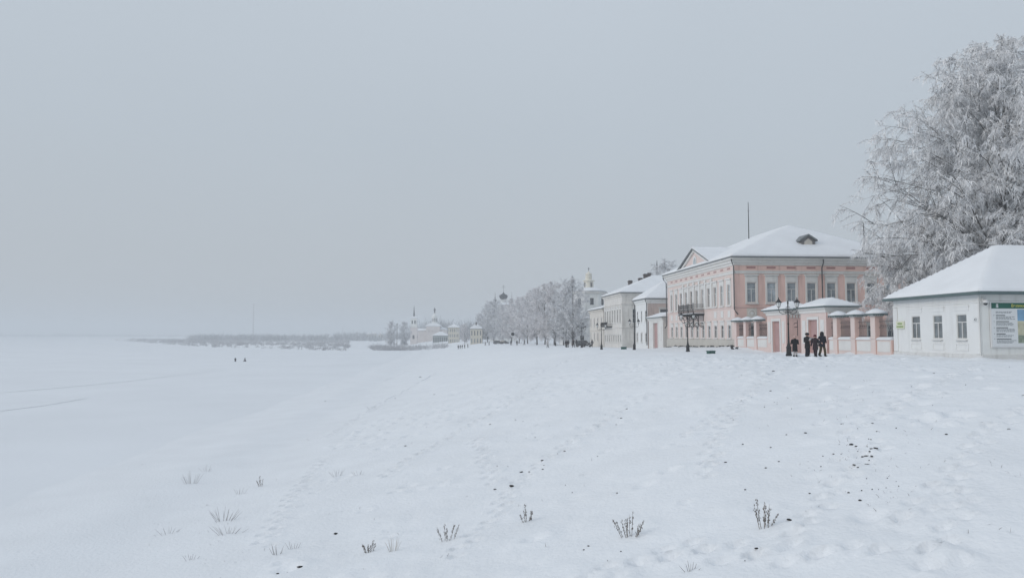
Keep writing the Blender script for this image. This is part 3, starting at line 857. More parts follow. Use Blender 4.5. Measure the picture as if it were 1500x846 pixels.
def gate(name, label, y0, y1, wallm, doorm, zb=-1.2, hw=4.1, dep=2.6, doorw=1.75, doorh=2.95, roofrise=.75, x0=-.32, ax='y'):
    g = sframe(name, label, 'gate', 0.0)
    yc = (y0 + y1) / 2; x1 = x0 + dep
    m = MB()
    facade(m, (x0, y0), (0, 1), (-1, 0), y1 - y0, zb, hw - .5, [(yc - y0 - doorw / 2, yc - y0 + doorw / 2, zb + .01, doorh)], .3)
    facade(m, (x0, y0), (1, 0), (0, -1), dep, zb, hw - .5, []); facade(m, (x0, y1), (1, 0), (0, 1), dep, zb, hw - .5, []); facade(m, (x1, y0), (0, 1), (1, 0), y1 - y0, zb, hw - .5, [])
    m.build('wall', wallm, g)
    d = MB().box(x0 + .2, x0 + .28, yc - doorw / 2, yc + doorw / 2, zb, doorh).build('door', doorm, g)
    m = MB(); n = 8
    for k in range(n):
        a = yc - doorw / 2 + doorw * k / n
        m.box(x0 + .185, x0 + .199, a + .012, a + doorw / n - .012, zb, doorh - .02)
    m.build('door_boards', doorm, d)
    m = MB()
    for sg in (-1, 1):
        a = yc + sg * (doorw / 2 + .002); b = yc + sg * (doorw / 2 + .24)
        m.box(x0 - .07, x0 + .02, min(a, b), max(a, b), zb, doorh + .04)
    m.box(x0 - .07, x0 + .02, yc - doorw / 2 - .24, yc + doorw / 2 + .24, doorh + .042, doorh + .3)
    m.build('door_frame', 'trim', g)
    for sg in (-1, 1):                                  # louvred white panels either side of the door
        pcn = yc + sg * ((y1 - y0) / 2 + doorw / 2 + .2) / 2
        pw_ = max(.3, ((y1 - y0) / 2 - doorw / 2 - .5) * .62)
        p = MB().box(x0 - .04, x0 + .02, pcn - pw_ / 2, pcn + pw_ / 2, .75, 2.95).build('side_panel', 'trim', g)
        m = MB()
        for k in range(9): m.box(x0 - .06, x0 - .041, pcn - pw_ / 2 + .05, pcn + pw_ / 2 - .05, .85 + k * .23, .97 + k * .23)
        m.build('slats', 'trim', p)
    MB().ring(x0, x1, y0, y1, [(0, hw - .52), (.08, hw - .5), (.1, hw - .3), (.26, hw - .2), (.3, hw - .05), (0, hw - .04)]).build('cornice', 'trim', g)
    m = MB(); n = int(dep / .3)
    for k in range(n):
        m.box(x0 + .15 + k * .3, x0 + .27 + k * .3, y0 - .14, y0 - .001, hw - .82, hw - .53)
    m.build('dentils', 'trim', g)
    snow_roof(g, x0 - .5, x1 + .5, y0 - .5, y1 + .5, hw - .03, roofrise, 'y', inset=dep * .55 + .3, metal='green_roof_metal', edge=.08, snow=.11)
    return g
gate('gate_pavilion', 'pink gate pavilion with hip snow roof right behind the group of walkers', tY(66.8), tY(71.7), 'pale_pink', 'door_pink')
gate('gate_pavilion', 'pink gate pavilion behind the double street lamp, farther from the white house', tY(74.9), tY(79.4), 'pale_pink', 'door_pink')
gate('gate_pavilion', 'pale gate pavilion with a tall red door between the mansion and the next house', tY(119.0), tY(127.6), 'trim', 'door_pink', zb=-2.0, hw=4.4, doorw=2.7, doorh=3.5, dep=3.4, roofrise=.8)
wb = thing('wall_bracket', 'thin black iron bracket on the corner of the near pink gate', 'bracket', (*ws(32.86, tY(72.15)), 0), ANG)
MB().tube([(0, 0, 1.5), (0, 0, 3.0)], .035, 5).build('rod', 'iron', wb)
MB().tube([(0, 0, 2.75), (-.28, 0, 2.7), (-.34, 0, 2.6)], .03, 4).tube([(0, 0, 2.35), (-.3, 0, 2.32)], .03, 4).build('arms', 'iron', wb)

# ---------------------------------------------------------------- houses beyond the mansion
def house(name, label, px_near, px_far, depth, eave, rise, wallm, wins_riv, wins_near, zb=-3.0, axis='x', metal='roof_metal', line=33.4, snow=.22, ov=.55, near_m=None):
    t0, t1 = tl(px_near, line), tl(px_far, line)
    h = sframe(name, label, 'house', t0, line / NRM)
    L = t1 - t0
    m = MB()
    facade(m, (0, 0), (0, 1), (-1, 0), L, zb, eave, [(y - w / 2, y + w / 2, z, z + hh) for _, y, z, w, hh in wins_riv])
    mn = MB() if near_m else m
    facade(mn, (0, 0), (1, 0), (0, -1), depth, zb, eave, [(x - w / 2, x + w / 2, z, z + hh) for _, x, z, w, hh in wins_near])
    if near_m: mn.build('side_wall', near_m, h)
    facade(m, (depth, 0), (0, 1), (1, 0), L, zb, eave, []); facade(m, (0, L), (1, 0), (0, 1), depth, zb, eave, [])
    m.build('wall', wallm, h)
    for key, y, z, w, hh in wins_riv: put_window(window_meshes(key, w, hh), h, (0, y, z), RIV)
    for key, x, z, w, hh in wins_near: put_window(window_meshes(key, w, hh), h, (x, 0, z))
    MB().ring(0, depth, 0, L, [(0, eave - .75), (.1, eave - .7), (.12, eave - .45), (.34, eave - .3), (.38, eave - .05), (0, eave - .04)]).build('cornice', wallm, h)
    snow_roof(h, -ov, depth + ov, -ov, L + ov, eave, rise, axis, metal=metal, snow=snow)
    return h, L

LB = tl(931) - tl(948.5)
window_meshes('b_up', .8, 1.9, 'cross', .0, sill=.06); window_meshes('b_low', .85, 1.5, 'cross', .12, lintel=.25, glass='dark_glass')
hb, _ = house('town_house', 'white two storey house with dark eaves just beyond the pink mansion', 948.5, 931, 15, 7.75, 3.3, 'white_wall',
              [('b_up', 1.3 + 2.9 * k, 3.9, .8, 1.9) for k in range(3)] + [('b_low', 1.1 + 3.1 * k, .3, .85, 1.5) for k in range(3)],
              [('b_side', 3.0, 4.3, 1.6, 1.7), ('b_side', 8.0, 4.3, 1.6, 1.7)], near_m='rosy_wall')
downpipe(hb, [(-.5, -.35, 7.6), (-.2, -.2, 7.0), (-.2, -.2, -.2)], .08)
downpipe(hb, [(-.5, LB - .1, 7.6), (-.2, LB - .1, 7.0), (-.2, LB - .1, -.2)], .08)
LC = tl(885) - tl(911)
window_meshes('c_up', 1.0, 2.6, 'cross', .2, head=.3, lintel=.4, glass='dark_glass'); window_meshes('c_low', .9, 1.4, 'cross', .14, lintel=.25)
window_meshes('c_big', 1.7, 2.7, 'grid', .15, glass='dark_glass')
hc, _ = house('town_house', 'large weathered cream two storey house with chimneys on its snowy roof', 911, 885, 26, 9.9, 4.0, 'old_wall',
              [('c_up', 1.6 + 2.45 * k, 4.1, 1.0, 2.6) for k in range(7)] + [('c_low', 1.2 + 2.15 * k, .1, .9, 1.4) for k in range(8)],
              [('c_big', 3.0, 4.0, 1.7, 2.7), ('c_big', 7.4, 4.0, 1.7, 2.7)])
MB().ring(0, 26, 0, LC, [(0, 7.6), (.14, 7.65), (.16, 7.85), (0, 7.9)]).build('string_course', 'old_wall', hc)
MB().ring(0, 26, 0, LC, [(0, 2.9), (.12, 2.95), (.12, 3.15), (0, 3.2)]).build('string_course', 'old_wall', hc)
cb = MB().box(-1.1, -.02, LC - 8.6, LC - 1.2, 2.95 + .3, 3.4).build('balcony', 'iron', hc)
m = MB()
for k in range(26): m.tube([(-1.05, LC - 8.5 + k * .28, 3.4), (-1.15, LC - 8.5 + k * .28, 3.7), (-1.05, LC - 8.5 + k * .28, 4.2)], .03, 4)
m.box(-1.1, -1.02, LC - 8.6, LC - 1.2, 4.2, 4.27)
m.build('railing', 'iron', cb)
for px, py, w, hgt in ((923, 410.5, .8, 1.9), (938, 407, .8, 1.5), (945.3, 401, .75, 2.0), (950.5, 399.5, .7, 2.0)):
    Yc = 162.5
    q = at(px, py, Yc)
    loc = hc.matrix_basis.inverted() @ q
    c = MB().box(loc.x - w / 2, loc.x + w / 2, loc.y - w / 2, loc.y + w / 2, loc.z - hgt - 2.2, loc.z).box(loc.x - w / 2 - .08, loc.x + w / 2 + .08, loc.y - w / 2 - .08, loc.y + w / 2 + .08, loc.z - .35, loc.z - .15).build('chimney', 'brick_chimney', hc)
    MB().box(loc.x - w / 2 - .06, loc.x + w / 2 + .06, loc.y - w / 2 - .06, loc.y + w / 2 + .06, loc.z + .002, loc.z + .12).build('snow', 'roof_snow', c)
window_meshes('d_win', .9, 1.7, 'cross', .12, lintel=.25)
hd, LD = house('town_house', 'small plain cream house with a low snowy roof beside the church', 884, 864, 16, 7.4, 2.4, 'cream_wall',
               [('d_win', 2.2 + 4.4 * k, 3.6, .9, 1.7) for k in range(4)] + [('d_win', 2.2 + 4.4 * k, .2, .9, 1.7) for k in range(4)], [], zb=-3.2)
MB().ring(0, 16, 0, LD, [(0, 2.5), (.1, 2.55), (.1, 2.72), (0, 2.75)]).build('string_course', 'cream_wall', hd)

# steeple behind the houses
q = at(962.5, 405, 215)
sp_ = thing('steeple', 'slender dark steeple rising behind the chimneyed house', 'steeple', (q.x, q.y, -2.5))
MB().box(-2, 2, -2, 2, 0, 13.0).build('tower', 'old_wall', sp_)
MB().lathe([(2.6, 13.01), (1.0, 15.5), (.55, 17.6), (.38, 20.5), (.16, 24), (.05, 25.4)], n=8).build('spire', 'dome_dark', sp_)

# ---------------------------------------------------------------- churches
def cross(mb, x, y, z, h=1.6):
    mb.box(x - .06, x + .06, y - .06, y + .06, z, z + h); mb.box(x - h * .28, x + h * .28, y - .05, y + .05, z + h * .62, z + h * .62 + .11); mb.box(x - h * .16, x + h * .16, y - .05, y + .05, z + h * .82, z + h * .82 + .1)

onion = lambda r, h: [(r * .62, 0), (r * .98, h * .14), (r * 1.0, h * .28), (r * .86, h * .44), (r * .52, h * .62), (r * .2, h * .8), (r * .07, h)]
Yc = 232.0
q = at(862.5, 428, Yc)
zb = -2.3
ch = thing('bell_tower_church', 'white church with a cream tiered belfry and small gilded dome beside the tree row', 'church', (q.x, Yc, zb), ANG)
zz = lambda py: at(862, py, Yc).z - zb
k_ = Yc / FPX
m = MB(); W = 5.4
m.lathe([(W, zz(470)), (W, zz(431))], n=8, rot=math.pi / 8).build('tower', 'white_wall', ch)
m = MB().lathe([(W + .1, zz(431.5)), (W + .5, zz(430)), (W + .5, zz(428)), (W, zz(427.7))], n=8, rot=math.pi / 8); m.build('cornice', 'trim', ch)
m = MB().lathe([(W + .35, zz(427.6)), (W * .8, zz(425)), (W * .52, zz(422)), (1.5, zz(421))], n=16).build('snow_roof', 'roof_snow', ch, smooth=True)
for k in range(8):
    a = math.pi / 4 * k
    w = MB().box(W * .924 - .02, W * .924 + .06, -.55, .55, zz(447), zz(437.5)).build('belfry_window', 'dark_glass', ch); w.rotation_euler.z = a
m = MB().lathe([(1.55, zz(422)), (1.45, zz(412.5)), (1.9, zz(411.8)), (1.9, zz(410.6)), (1.2, zz(410)), (1.0, zz(409)), (1.05, zz(404)), (.9, zz(403.2))], n=12).build('upper_drum', 'cream_gold', ch)
MB().lathe([(.85, zz(403.3)), (1.0, zz(402)), (.95, zz(400.6)), (.5, zz(399.4)), (.12, zz(398)), (.06, zz(396.5))], n=12).build('dome', 'cream_gold', ch, smooth=True)
m = MB(); cross(m, 0, 0, zz(397), 1.1); m.build('cross', 'iron', ch)
for k in range(4):
    w = MB().box(1.42, 1.52, -.3, .3, zz(420.5), zz(414)).build('lantern_window', 'wood_grey', ch); w.rotation_euler.z = math.pi / 2 * k + .4
# nave
m = MB(); facade(m, (-6.4, -5), (1, 0), (0, -1), 16, -1, zz(467), [(2.8 + 4 * k, 4.0 + 4 * k, zz(482), zz(472)) for k in range(4)] + [(2.8 + 4 * k, 4.0 + 4 * k, zz(499), zz(491)) for k in range(4)], .3)
facade(m, (-6.4, -5), (0, 1), (-1, 0), 26, -1, zz(467), [(3 + 5 * k, 4.2 + 5 * k, zz(482), zz(472)) for k in range(4)], .3)
facade(m, (9.6, -5), (0, 1), (1, 0), 26, -1, zz(467), []); facade(m, (-6.4, 21), (1, 0), (0, 1), 16, -1, zz(467), [])
m.build('nave_wall', 'white_wall', ch)
for k in range(4):
    for z0_, z1_ in ((482, 472), (499, 491)):
        MB().box(-6.4 + 2.8 + 4 * k, -6.4 + 4.0 + 4 * k, -4.85, -4.75, zz(z0_), zz(z1_)).build('nave_window', 'dark_glass', ch)
    MB().box(-6.25, -6.15, -2 + 5 * k, -.8 + 5 * k, zz(482), zz(472)).build('nave_window', 'dark_glass', ch)
snow_roof(ch, -7, 10.2, -5.6, 21.6, zz(467), 2.6, 'y', inset=6)

# five domed church behind the tree row
Yc = 450.0; q = at(737.5, 490, Yc); zb = -3.6
zz = lambda py: at(737, py, Yc).z - zb
c2 = thing('domed_church', 'church with a dark onion dome showing above the frosted tree row', 'church', (q.x, Yc, zb))
MB().box(-8, 8, -8, 8, -1, zz(447)).build('wall', 'white_wall', c2)
MB().ring(0, 0, 0, 0, [(8.6, zz(447)), (8.6, zz(446)), (3.0, zz(443)), (.1, zz(442.6))]).build('snow_roof', 'roof_snow', c2)
MB().lathe([(1.7, zz(444)), (1.7, zz(439.8)), (2.5, zz(439.6)), (2.7, zz(439)), (2.0, zz(438.4))], n=14).build('drum', 'white_wall', c2)
MB().lathe([(1.2, zz(439)), (2.3, zz(436)), (2.6, zz(433.6)), (2.3, zz(431.9)), (1.0, zz(430.3)), (.25, zz(428.4)), (.08, zz(427))], n=14).build('dome', 'dome_dark', c2, smooth=True)
m = MB(); cross(m, 0, 0, zz(427.4), 4.2); m.build('cross', 'iron', c2)
for dx_, dy_ in ((-5, -5), (5, -5), (-5, 5), (5, 5)):
    MB().lathe([(.5, zz(446)), (.5, zz(441)), (.8, zz(440)), (.75, zz(438.5)), (.2, zz(437)), (.08, zz(434)), (.05, zz(428))], (dx_, dy_, 0), 10).build('side_dome', 'wood_grey', c2)

# far riverside church with a spired bell tower
Yc = 620.0
kk = Yc / FPX
def far(px): return (px - 636.5) * kk
q = at(636.5, 490, Yc); zb = -5.5
zz = lambda py: at(636, py, Yc).z - zb
c3 = thing('riverside_church', 'distant pale pink church with pyramidal snow roof and slim domed drum', 'church', (q.x, Yc, zb))
m = MB()
facade(m, (far(625.5), -6), (1, 0), (0, -1), far(645) - far(625.5), -2, zz(477.5), [(far(629) - far(625.5), far(630.4) - far(625.5), zz(487), zz(483)), (far(634) - far(625.5), far(635.4) - far(625.5), zz(486.5), zz(483)), (far(638.5) - far(625.5), far(640) - far(625.5), zz(486.5), zz(483))], .3)
m.box(far(625.5), far(645), -5.5, 6, -2, zz(477.6)); m.build('wall', 'church_pink', c3)
MB().ring((far(625.5) + far(645)) / 2, (far(625.5) + far(645)) / 2, 0, 0, [(6.2, zz(477.8)), (6.3, zz(476.8)), (3.2, zz(473.2)), (.4, zz(472))]).build('snow_roof', 'roof_snow', c3)
MB().lathe([(2.1, zz(473.5)), (2.1, zz(464.2)), (2.6, zz(463.8)), (2.4, zz(462.6)), (1.2, zz(461)), (.85, zz(460.5)), (.85, zz(458.4)), (1.0, zz(458))], n=12).build('drum', 'white_wall', c3)
MB().lathe([(.5, zz(458.5)), (.5, zz(455)), (.95, zz(453.8)), (.8, zz(452.6)), (.2, zz(451.2)), (.06, zz(449.5))], n=10).build('dome', 'dome_dark', c3)
for a in range(8):
    w = MB().box(2.05, 2.16, -.32, .32, zz(471), zz(466)).build('drum_window', 'dark_glass', c3); w.rotation_euler.z = a * math.pi / 4 + .2
MB().box(far(611), far(625.4), -4.5, 4, -2, zz(484)).build('refectory', 'church_pink', c3)
MB().prism([(-5, zz(484)), (4.5, zz(484)), (-.2, zz(480.6))], 'x', far(610.8), far(625.4)).build('refectory_roof', 'roof_snow', c3)
MB().lathe([(4.2, -2), (4.2, zz(482.5))], (far(648), -1, 0), 12).build('apse', 'church_pink', c3)
MB().lathe([(4.5, zz(482.5)), (3.6, zz(480.8)), (.2, zz(478.6))], (far(648), -1, 0), 12).build('apse_roof', 'roof_snow', c3, smooth=True)
q = at(606.3, 490, 600); zb = -5.5
zz = lambda py: at(606, py, 600).z - zb
c4 = thing('bell_tower', 'distant slim bell tower with a sharp dark spire at the far river bank', 'bell tower', (q.x, 600, zb))
MB().box(-2.6, 2.6, -2.6, 2.6, -2, zz(479)).build('lower_tier', 'church_pink', c4)
MB().box(-2.35, 2.35, -2.35, 2.35, zz(478.9), zz(466)).build('upper_tier', 'white_wall', c4)
MB().ring(0, 0, 0, 0, [(2.4, zz(466)), (2.75, zz(465.6)), (2.75, zz(464.9)), (1.0, zz(463)), (.3, zz(462.6))]).build('snow_roof', 'roof_snow', c4)
MB().lathe([(.75, zz(463.2)), (.5, zz(457)), (.12, zz(448)), (.05, zz(447))], n=8).build('spire', 'dome_dark', c4)
for k in range(4):
    for dd in (-1.1, 1.1):
        w = MB().box(2.3, 2.42, dd - .45, dd + .45, zz(474), zz(469)).build('belfry_opening', 'dark_glass', c4); w.rotation_euler.z = k * math.pi / 2
    w = MB().box(2.55, 2.68, -.75, .75, zz(496), zz(490.5)).build('archway', 'dark_glass', c4); w.rotation_euler.z = k * math.pi / 2

# other buildings in the distance
def far_house(name, label, cat, px0, px1, py_top, Y, zb, wallm, rows, cols, rise=2.0, depth=8.0, glass='curtain_glass', group=None, wf=.45, base=0.0):
    k = Y / FPX; w = (px1 - px0) * k
    q = at((px0 + px1) / 2, 490, Y)
    h = thing(name, label, cat, (q.x, Y, zb), 0, group)
    top = at(0, py_top, Y).z - zb
    ops = []
    if rows:
        for r_ in range(rows):
            for c_ in range(cols):
                cw, chh = w / cols, (top - base - .4) / rows
                ops.append((cw * (c_ + .5 - wf / 2), cw * (c_ + .5 + wf / 2), base + .3 + chh * (r_ + .18), base + .3 + chh * (r_ + .78)))
    m = MB(); facade(m, (-w / 2, 0), (1, 0), (0, -1), w, -3, top, ops, .3)
    facade(m, (-w / 2, 0), (0, 1), (-1, 0), depth, -3, top, []); facade(m, (w / 2, 0), (0, 1), (1, 0), depth, -3, top, []); facade(m, (-w / 2, depth), (1, 0), (0, 1), w, -3, top, [])
    m.build('wall', wallm, h)
    for a, b, c_, d_ in ops:
        MB().box(-w / 2 + a, -w / 2 + b, .2, .25, c_, d_).build('window', glass, h)
    if rise:
        snow_roof(h, -w / 2 - .4, w / 2 + .4, -.4, depth + .4, top, rise, 'x' if w > depth else 'y', snow=.3)
    return h
far_house('shop_house', 'distant cream three storey house with rows of windows left of the tree row', 'house', 656.3, 672, 479.6, 500, -4.3, 'yellow_wall', 3, 6, 2.2, 9)
far_house('shed', 'distant long grey green shed with snowy roof in front of the pink church', 'shed', 634, 656, 491.3, 560, -4.9, 'shed_green', 1, 7, 2.6, 9, 'dark_glass')
fo = far_house('ornate_house', 'small ornate cream house with white roof at the left end of the tree row', 'house', 689, 706, 481.5, 395, -3.7, 'yellow_wall', 2, 4, 2.6, 8, 'curtain_glass', wf=.35)
k = 395 / FPX
MB().box(-.35, .35, -.3, .4, at(0, 476, 395).z + 3.7, at(0, 471.5, 395).z + 3.7).build('chimney', 'brick_chimney', fo)
for i, (a, b, t_, Y, lab) in enumerate([(480, 489, 491.5, 900, 'low snow roofed house among the far bushes, leftmost of the far houses'), (522, 527.5, 490.5, 980, 'tiny far house with white roof between frosted trees, second from the left'), (536, 542.5, 487.5, 930, 'far house with snow roof, left of the pair below the hill'),
                                        (545, 551, 486.5, 960, 'far house with snow roof, right of the pair below the hill'), (554.5, 560, 487.2, 900, 'far snow roofed house nearest the bell tower')]):
    far_house('far_house', lab, 'house', a, b, t_ + 2.0, Y, -5.0, 'old_wall', 1, 2, 2.6, 7, 'dark_glass', group='far houses across the bay')
q = at(371, 490, 1500)
ms = thing('radio_mast', 'tall thin lattice mast fading into the haze over the far bank', 'mast', (q.x, 1500, -5.5))
m = MB(); ht = at(371, 444, 1500).z + 5.5
for sx, sy in ((-1, -1), (1, -1), (0, 1)): m.tube([(sx * 1.5, sy * 1.5, 0), (sx * .5, sy * .5, ht)], .22, 4)
for i in range(16):
    z0_, z1_ = ht * i / 16, ht * (i + 1) / 16; w0 = 1.5 - z0_ / ht; w1 = 1.5 - z1_ / ht
    m.tube([(-w0, -w0, z0_), (w1, -w1, z1_)], .1, 3); m.tube([(w0, -w0, z0_), (0, w1, z1_)], .1, 3)
m.build('lattice', 'wood_grey', ms)
q = at(581.5, 490, 480)
MBp = thing('utility_pole', 'bare dark pole standing among far trees left of the bell tower', 'pole', (q.x, 480, gz(q.x, 480)))
MB().tube([(0, 0, -.5), (0, 0, at(0, 473, 480).z - gz(q.x, 480))], [.3, .2], 6).build('pole', 'wood_grey', MBp)
MB().box(-.8, .8, -.08, .08, at(0, 475, 480).z - gz(q.x, 480), at(0, 475, 480).z - gz(q.x, 480) + .2).build('crossarm', 'wood_grey', MBp)
# ---------------------------------------------------------------- street lamps
def build_lamp():
    l = thing('street_lamp', 'x', 'street lamp')
    MB().lathe([(.26, -.4), (.26, .12), (.21, .16), (.20, .62), (.24, .68), (.15, .78), (.09, 1.05), (.075, 1.3)], n=8).build('base', 'iron', l)
    MB().lathe([(.07, 1.28), (.055, 2.5), (.075, 2.52), (.075, 2.6), (.05, 2.65), (.045, 4.15), (.075, 4.2), (.06, 4.32), (.02, 4.45)], n=8).build('pole', 'iron', l)
    for sg in (-1, 1):
        m = MB()
        m.tube([(sg * .03, 0, 3.55), (sg * .22, 0, 3.40), (sg * .45, 0, 3.36), (sg * .64, 0, 3.46), (sg * .74, 0, 3.64), (sg * .74, 0, 3.86)], .028, 5)
        m.tube([(sg * (.25 + .17 * math.cos(a)), 0, 3.72 + .2 * math.sin(a)) for a in np.linspace(3.4, 6.0, 9)], .018, 4)
        m.tube([(sg * .03, 0, 3.98), (sg * .14, 0, 3.9), (sg * .16, 0, 3.75)], .018, 4)
        m.build('arm', 'iron', l)
        ln = MB().lathe([(.03, 0), (.09, .02), (.11, .06)], (sg * .74, 0, 3.86), 8).build('lantern', 'iron', l)
        MB().lathe([(.10, .061), (.19, .42)], (sg * .74, 0, 3.86), 6).build('glass', 'lamp_glass', ln)
        MB().lathe([(.27, .42), (.25, .47), (.12, .60), (.09, .66), (.03, .70), (.055, .76), (.01, .84)], (sg * .74, 0, 3.86), 8).build('lantern_cap', 'iron', ln)
        m = MB()
        for k in range(6):
            a = k * math.pi / 3
            m.tube([(sg * .74 + .105 * math.cos(a), .105 * math.sin(a), 3.92), (sg * .74 + .195 * math.cos(a), .195 * math.sin(a), 4.28)], .012, 3)
        m.build('lantern_ribs', 'iron', ln)
    return l
lamp0 = build_lamp()
for i, (px, Y, lab) in enumerate([(1155, 60.7, 'black double street lamp in front of the pink gates, nearest of the lamps'), (1007.3, 88.7, 'black double street lamp standing before the mansion balcony'),
                                  (929, 113.5, 'black double street lamp in front of the white house beyond the mansion'), (881, 131, 'black double street lamp before the weathered cream house'),
                                  (852, 160, 'black double street lamp beside the parked black car'), (829.3, 186, 'street lamp by the first tree of the row, left of the parked car'),
                                  (813.7, 210, 'street lamp under the tree row, second of its lamps from the right'), (786.5, 246, 'street lamp under the tree row, farthest of the lamps')]):
    o = lamp0 if i == 0 else copy_tree(lamp0)
    q = at(px, 490, Y)
    o.location = (q.x, Y, zz_at(q.x, Y)); o.rotation_euler.z = (0, .06, .35, .1, -.08, 0, .1, 0)[i]
    tag(o, lab, 'street lamp', 'double street lamps along the promenade')

# ---------------------------------------------------------------- people
def skin_mesh(name, pts, edges, radii, m, sub=1, root=0):
    me = bpy.data.meshes.new(name); me.from_pydata([tuple(p) for p in pts], edges, [])
    o = bpy.data.objects.new(name, me); C.objects.link(o)
    o.modifiers.new('s', 'SKIN')
    for i, r_ in enumerate(radii):
        sv = me.skin_vertices[0].data[i]
        sv.radius = r_ if hasattr(r_, '__len__') else (r_, r_)
        sv.use_root = i == root
    sb = o.modifiers.new('d', 'SUBSURF'); sb.levels = sub; sb.render_levels = sub
    dg = bpy.context.evaluated_depsgraph_get()
    r = bpy.data.meshes.new_from_object(o.evaluated_get(dg))
    bpy.data.objects.remove(o)
    r.name = name; r.materials.clear(); r.materials.append(M[m])
    r.polygons.foreach_set('use_smooth', np.ones(len(r.polygons), bool))
    return r

def person(label, loc, rz, h=1.72, coat='cloth_black', legs='cloth_black', boots='cloth_black', hat='cloth_black', hatstyle='beanie', coat_len=.72, stride=.0, lean=.0, arms='down', face=True, sit=False, scarf=None):
    k = h / 1.75
    p = thing('person', label, 'person', loc, rz)
    p.scale = (k, k, k)
    V = Vector
    ly = -lean
    pel = V((0, 0, .95)); spn = V((0, ly * .4, 1.15)); cst = V((0, ly * .8, 1.36)); nck = V((0, ly, 1.50)); hd0 = V((0, ly - .01, 1.585)); hd1 = V((0, ly - .015, 1.68))
    sh = {s: V((s * .185, ly * .9, 1.425)) for s in (-1, 1)}
    hp = {s: V((s * .095, 0, .90)) for s in (-1, 1)}
    if sit:
        dz = -.52
        kn = {s: V((s * .14, -.44, .95)) for s in (-1, 1)}; an = {s: V((s * .13, -.40, .60)) for s in (-1, 1)}; to = {s: V((s * .14, -.58, .56)) for s in (-1, 1)}
    else:
        dz = 0
        kn = {s: V((s * .10, -.03 - s * stride * .5, .50)) for s in (-1, 1)}
        an = {s: V((s * .10 + s * .3 * abs(stride) * 0, .02 - s * stride, .09 + (.04 if s * stride < 0 else 0))) for s in (-1, 1)}
        to = {s: V((s * .11, -.15 - s * stride, .035 + (.0 if s * stride < 0 else 0))) for s in (-1, 1)}
    el, wr, hn = {}, {}, {}
    for s in (-1, 1):
        if arms == 'hold':
            el[s] = sh[s] + V((s * .10, -.04, -.28)); wr[s] = V((s * .07, ly - .30, 1.19)); hn[s] = V((s * .045, ly - .37, 1.21))
        elif arms == 'pockets':
            el[s] = sh[s] + V((s * .15, .06, -.26)); wr[s] = V((s * .21, ly - .10, 1.0)); hn[s] = V((s * .17, ly - .14, .96))
        else:
            el[s] = sh[s] + V((s * .07, .03 + s * stride * .25, -.29)); wr[s] = el[s] + V((s * .02, -.07 + s * stride * .2, -.25)); hn[s] = wr[s] + V((0, -.03, -.09))
    sft = lambda q: q + V((0, 0, dz))
    pts = [pel, spn, cst, nck, hd0, hd1]; rad = [(.13, .10), (.12, .09), (.14, .10), (.058, .06), (.095, .112), (.092, .11)]
    ed = [(0, 1), (1, 2), (2, 3), (3, 4), (4, 5)]
    ix = {}
    for s in (-1, 1):
        b = len(pts)
        th = hn[s] + V((-s * .03, -.035, .03))
        fg = hn[s] + (hn[s] - wr[s]).normalized() * .07
        pts += [sh[s], el[s], wr[s], hn[s], fg, th]; rad += [.058, .045, .032, .04, .026, .016]
        ed += [(2, b), (b, b + 1), (b + 1, b + 2), (b + 2, b + 3), (b + 3, b + 4), (b + 3, b + 5)]
        c = len(pts)
        pts += [hp[s], kn[s], an[s], to[s]]; rad += [.085, .058, .042, .04]
        ed += [(0, c), (c, c + 1), (c + 1, c + 2), (c + 2, c + 3)]
    share('body', skin_mesh('body', [sft(q) for q in pts], ed, rad, 'skin'), p)
    # clothing: a coat lofted round the torso, flaring to its hem, with sleeves
    m = MB(); hem = .80 if sit else coat_len
    rings = [(hem, .215 + .03 * (.9 - hem), .18, 0), (hem + .06, .212, .178, 0), (.92, .20, .165, .02), (1.08, .178, .145, .3), (1.25, .195, .15, .6), (1.38, .205, .145, .85), (1.455, .175, .115, .93), (1.50, .105, .095, 1), (1.555, .09, .09, 1)]
    if sit: rings = [(.82, .22, .20, 0), (.9, .22, .19, 0)] + rings[2:]
    N = 14
    for z_, rx_, ry2, lk in rings:
        for q in range(N):
            t = 2 * math.pi * q / N
            m.v.append(tuple(sft(V((rx_ * math.cos(t), ly * lk + ry2 * math.sin(t), z_ + .012 * math.sin(5 * t + z_ * 9))))))
    for j in range(len(rings) - 1):
        for q in range(N):
            m.f.append((j * N + q, j * N + (q + 1) % N, (j + 1) * N + (q + 1) % N, (j + 1) * N + q))
    m.f.append(tuple(reversed(range(N)))); m.f.append(tuple(range((len(rings) - 1) * N, len(rings) * N)))
    for s in (-1, 1):
        a0 = sh[s] + V((-s * .05, 0, .0)); mid = sh[s].lerp(el[s], .5)
        m.tube([sft(q) for q in (a0, sh[s] + V((s * .02, 0, -.02)), mid, el[s], el[s].lerp(wr[s], .5), wr[s])], [.075, .092, .084, .076, .07, .062], 9)
    m.build('coat', coat, p, smooth=True)
    pts, rad, ed = [V((0, 0, .93))], [(.12, .11)], []
    for s in (-1, 1):
        b = len(pts); pts += [hp[s] + V((0, 0, -.06)), kn[s], an[s] + V((0, 0, .02))]; rad += [.10, .092, .085]; ed += [(0, b), (b, b + 1), (b + 1, b + 2)]
    share('trousers', skin_mesh('trousers', [sft(q) for q in pts], ed, rad, legs), p)
    for s in (-1, 1):
        a = an[s]
        share('boot', skin_mesh('boot', [sft(a + V((0, .01, .16))), sft(a + V((0, .02, -.02))), sft(to[s] + V((0, -.03, .02)))], [(0, 1), (1, 2)], [.085, .085, .066], boots), p)
    hc_ = sft(V((0, ly - .012, 1.64)))
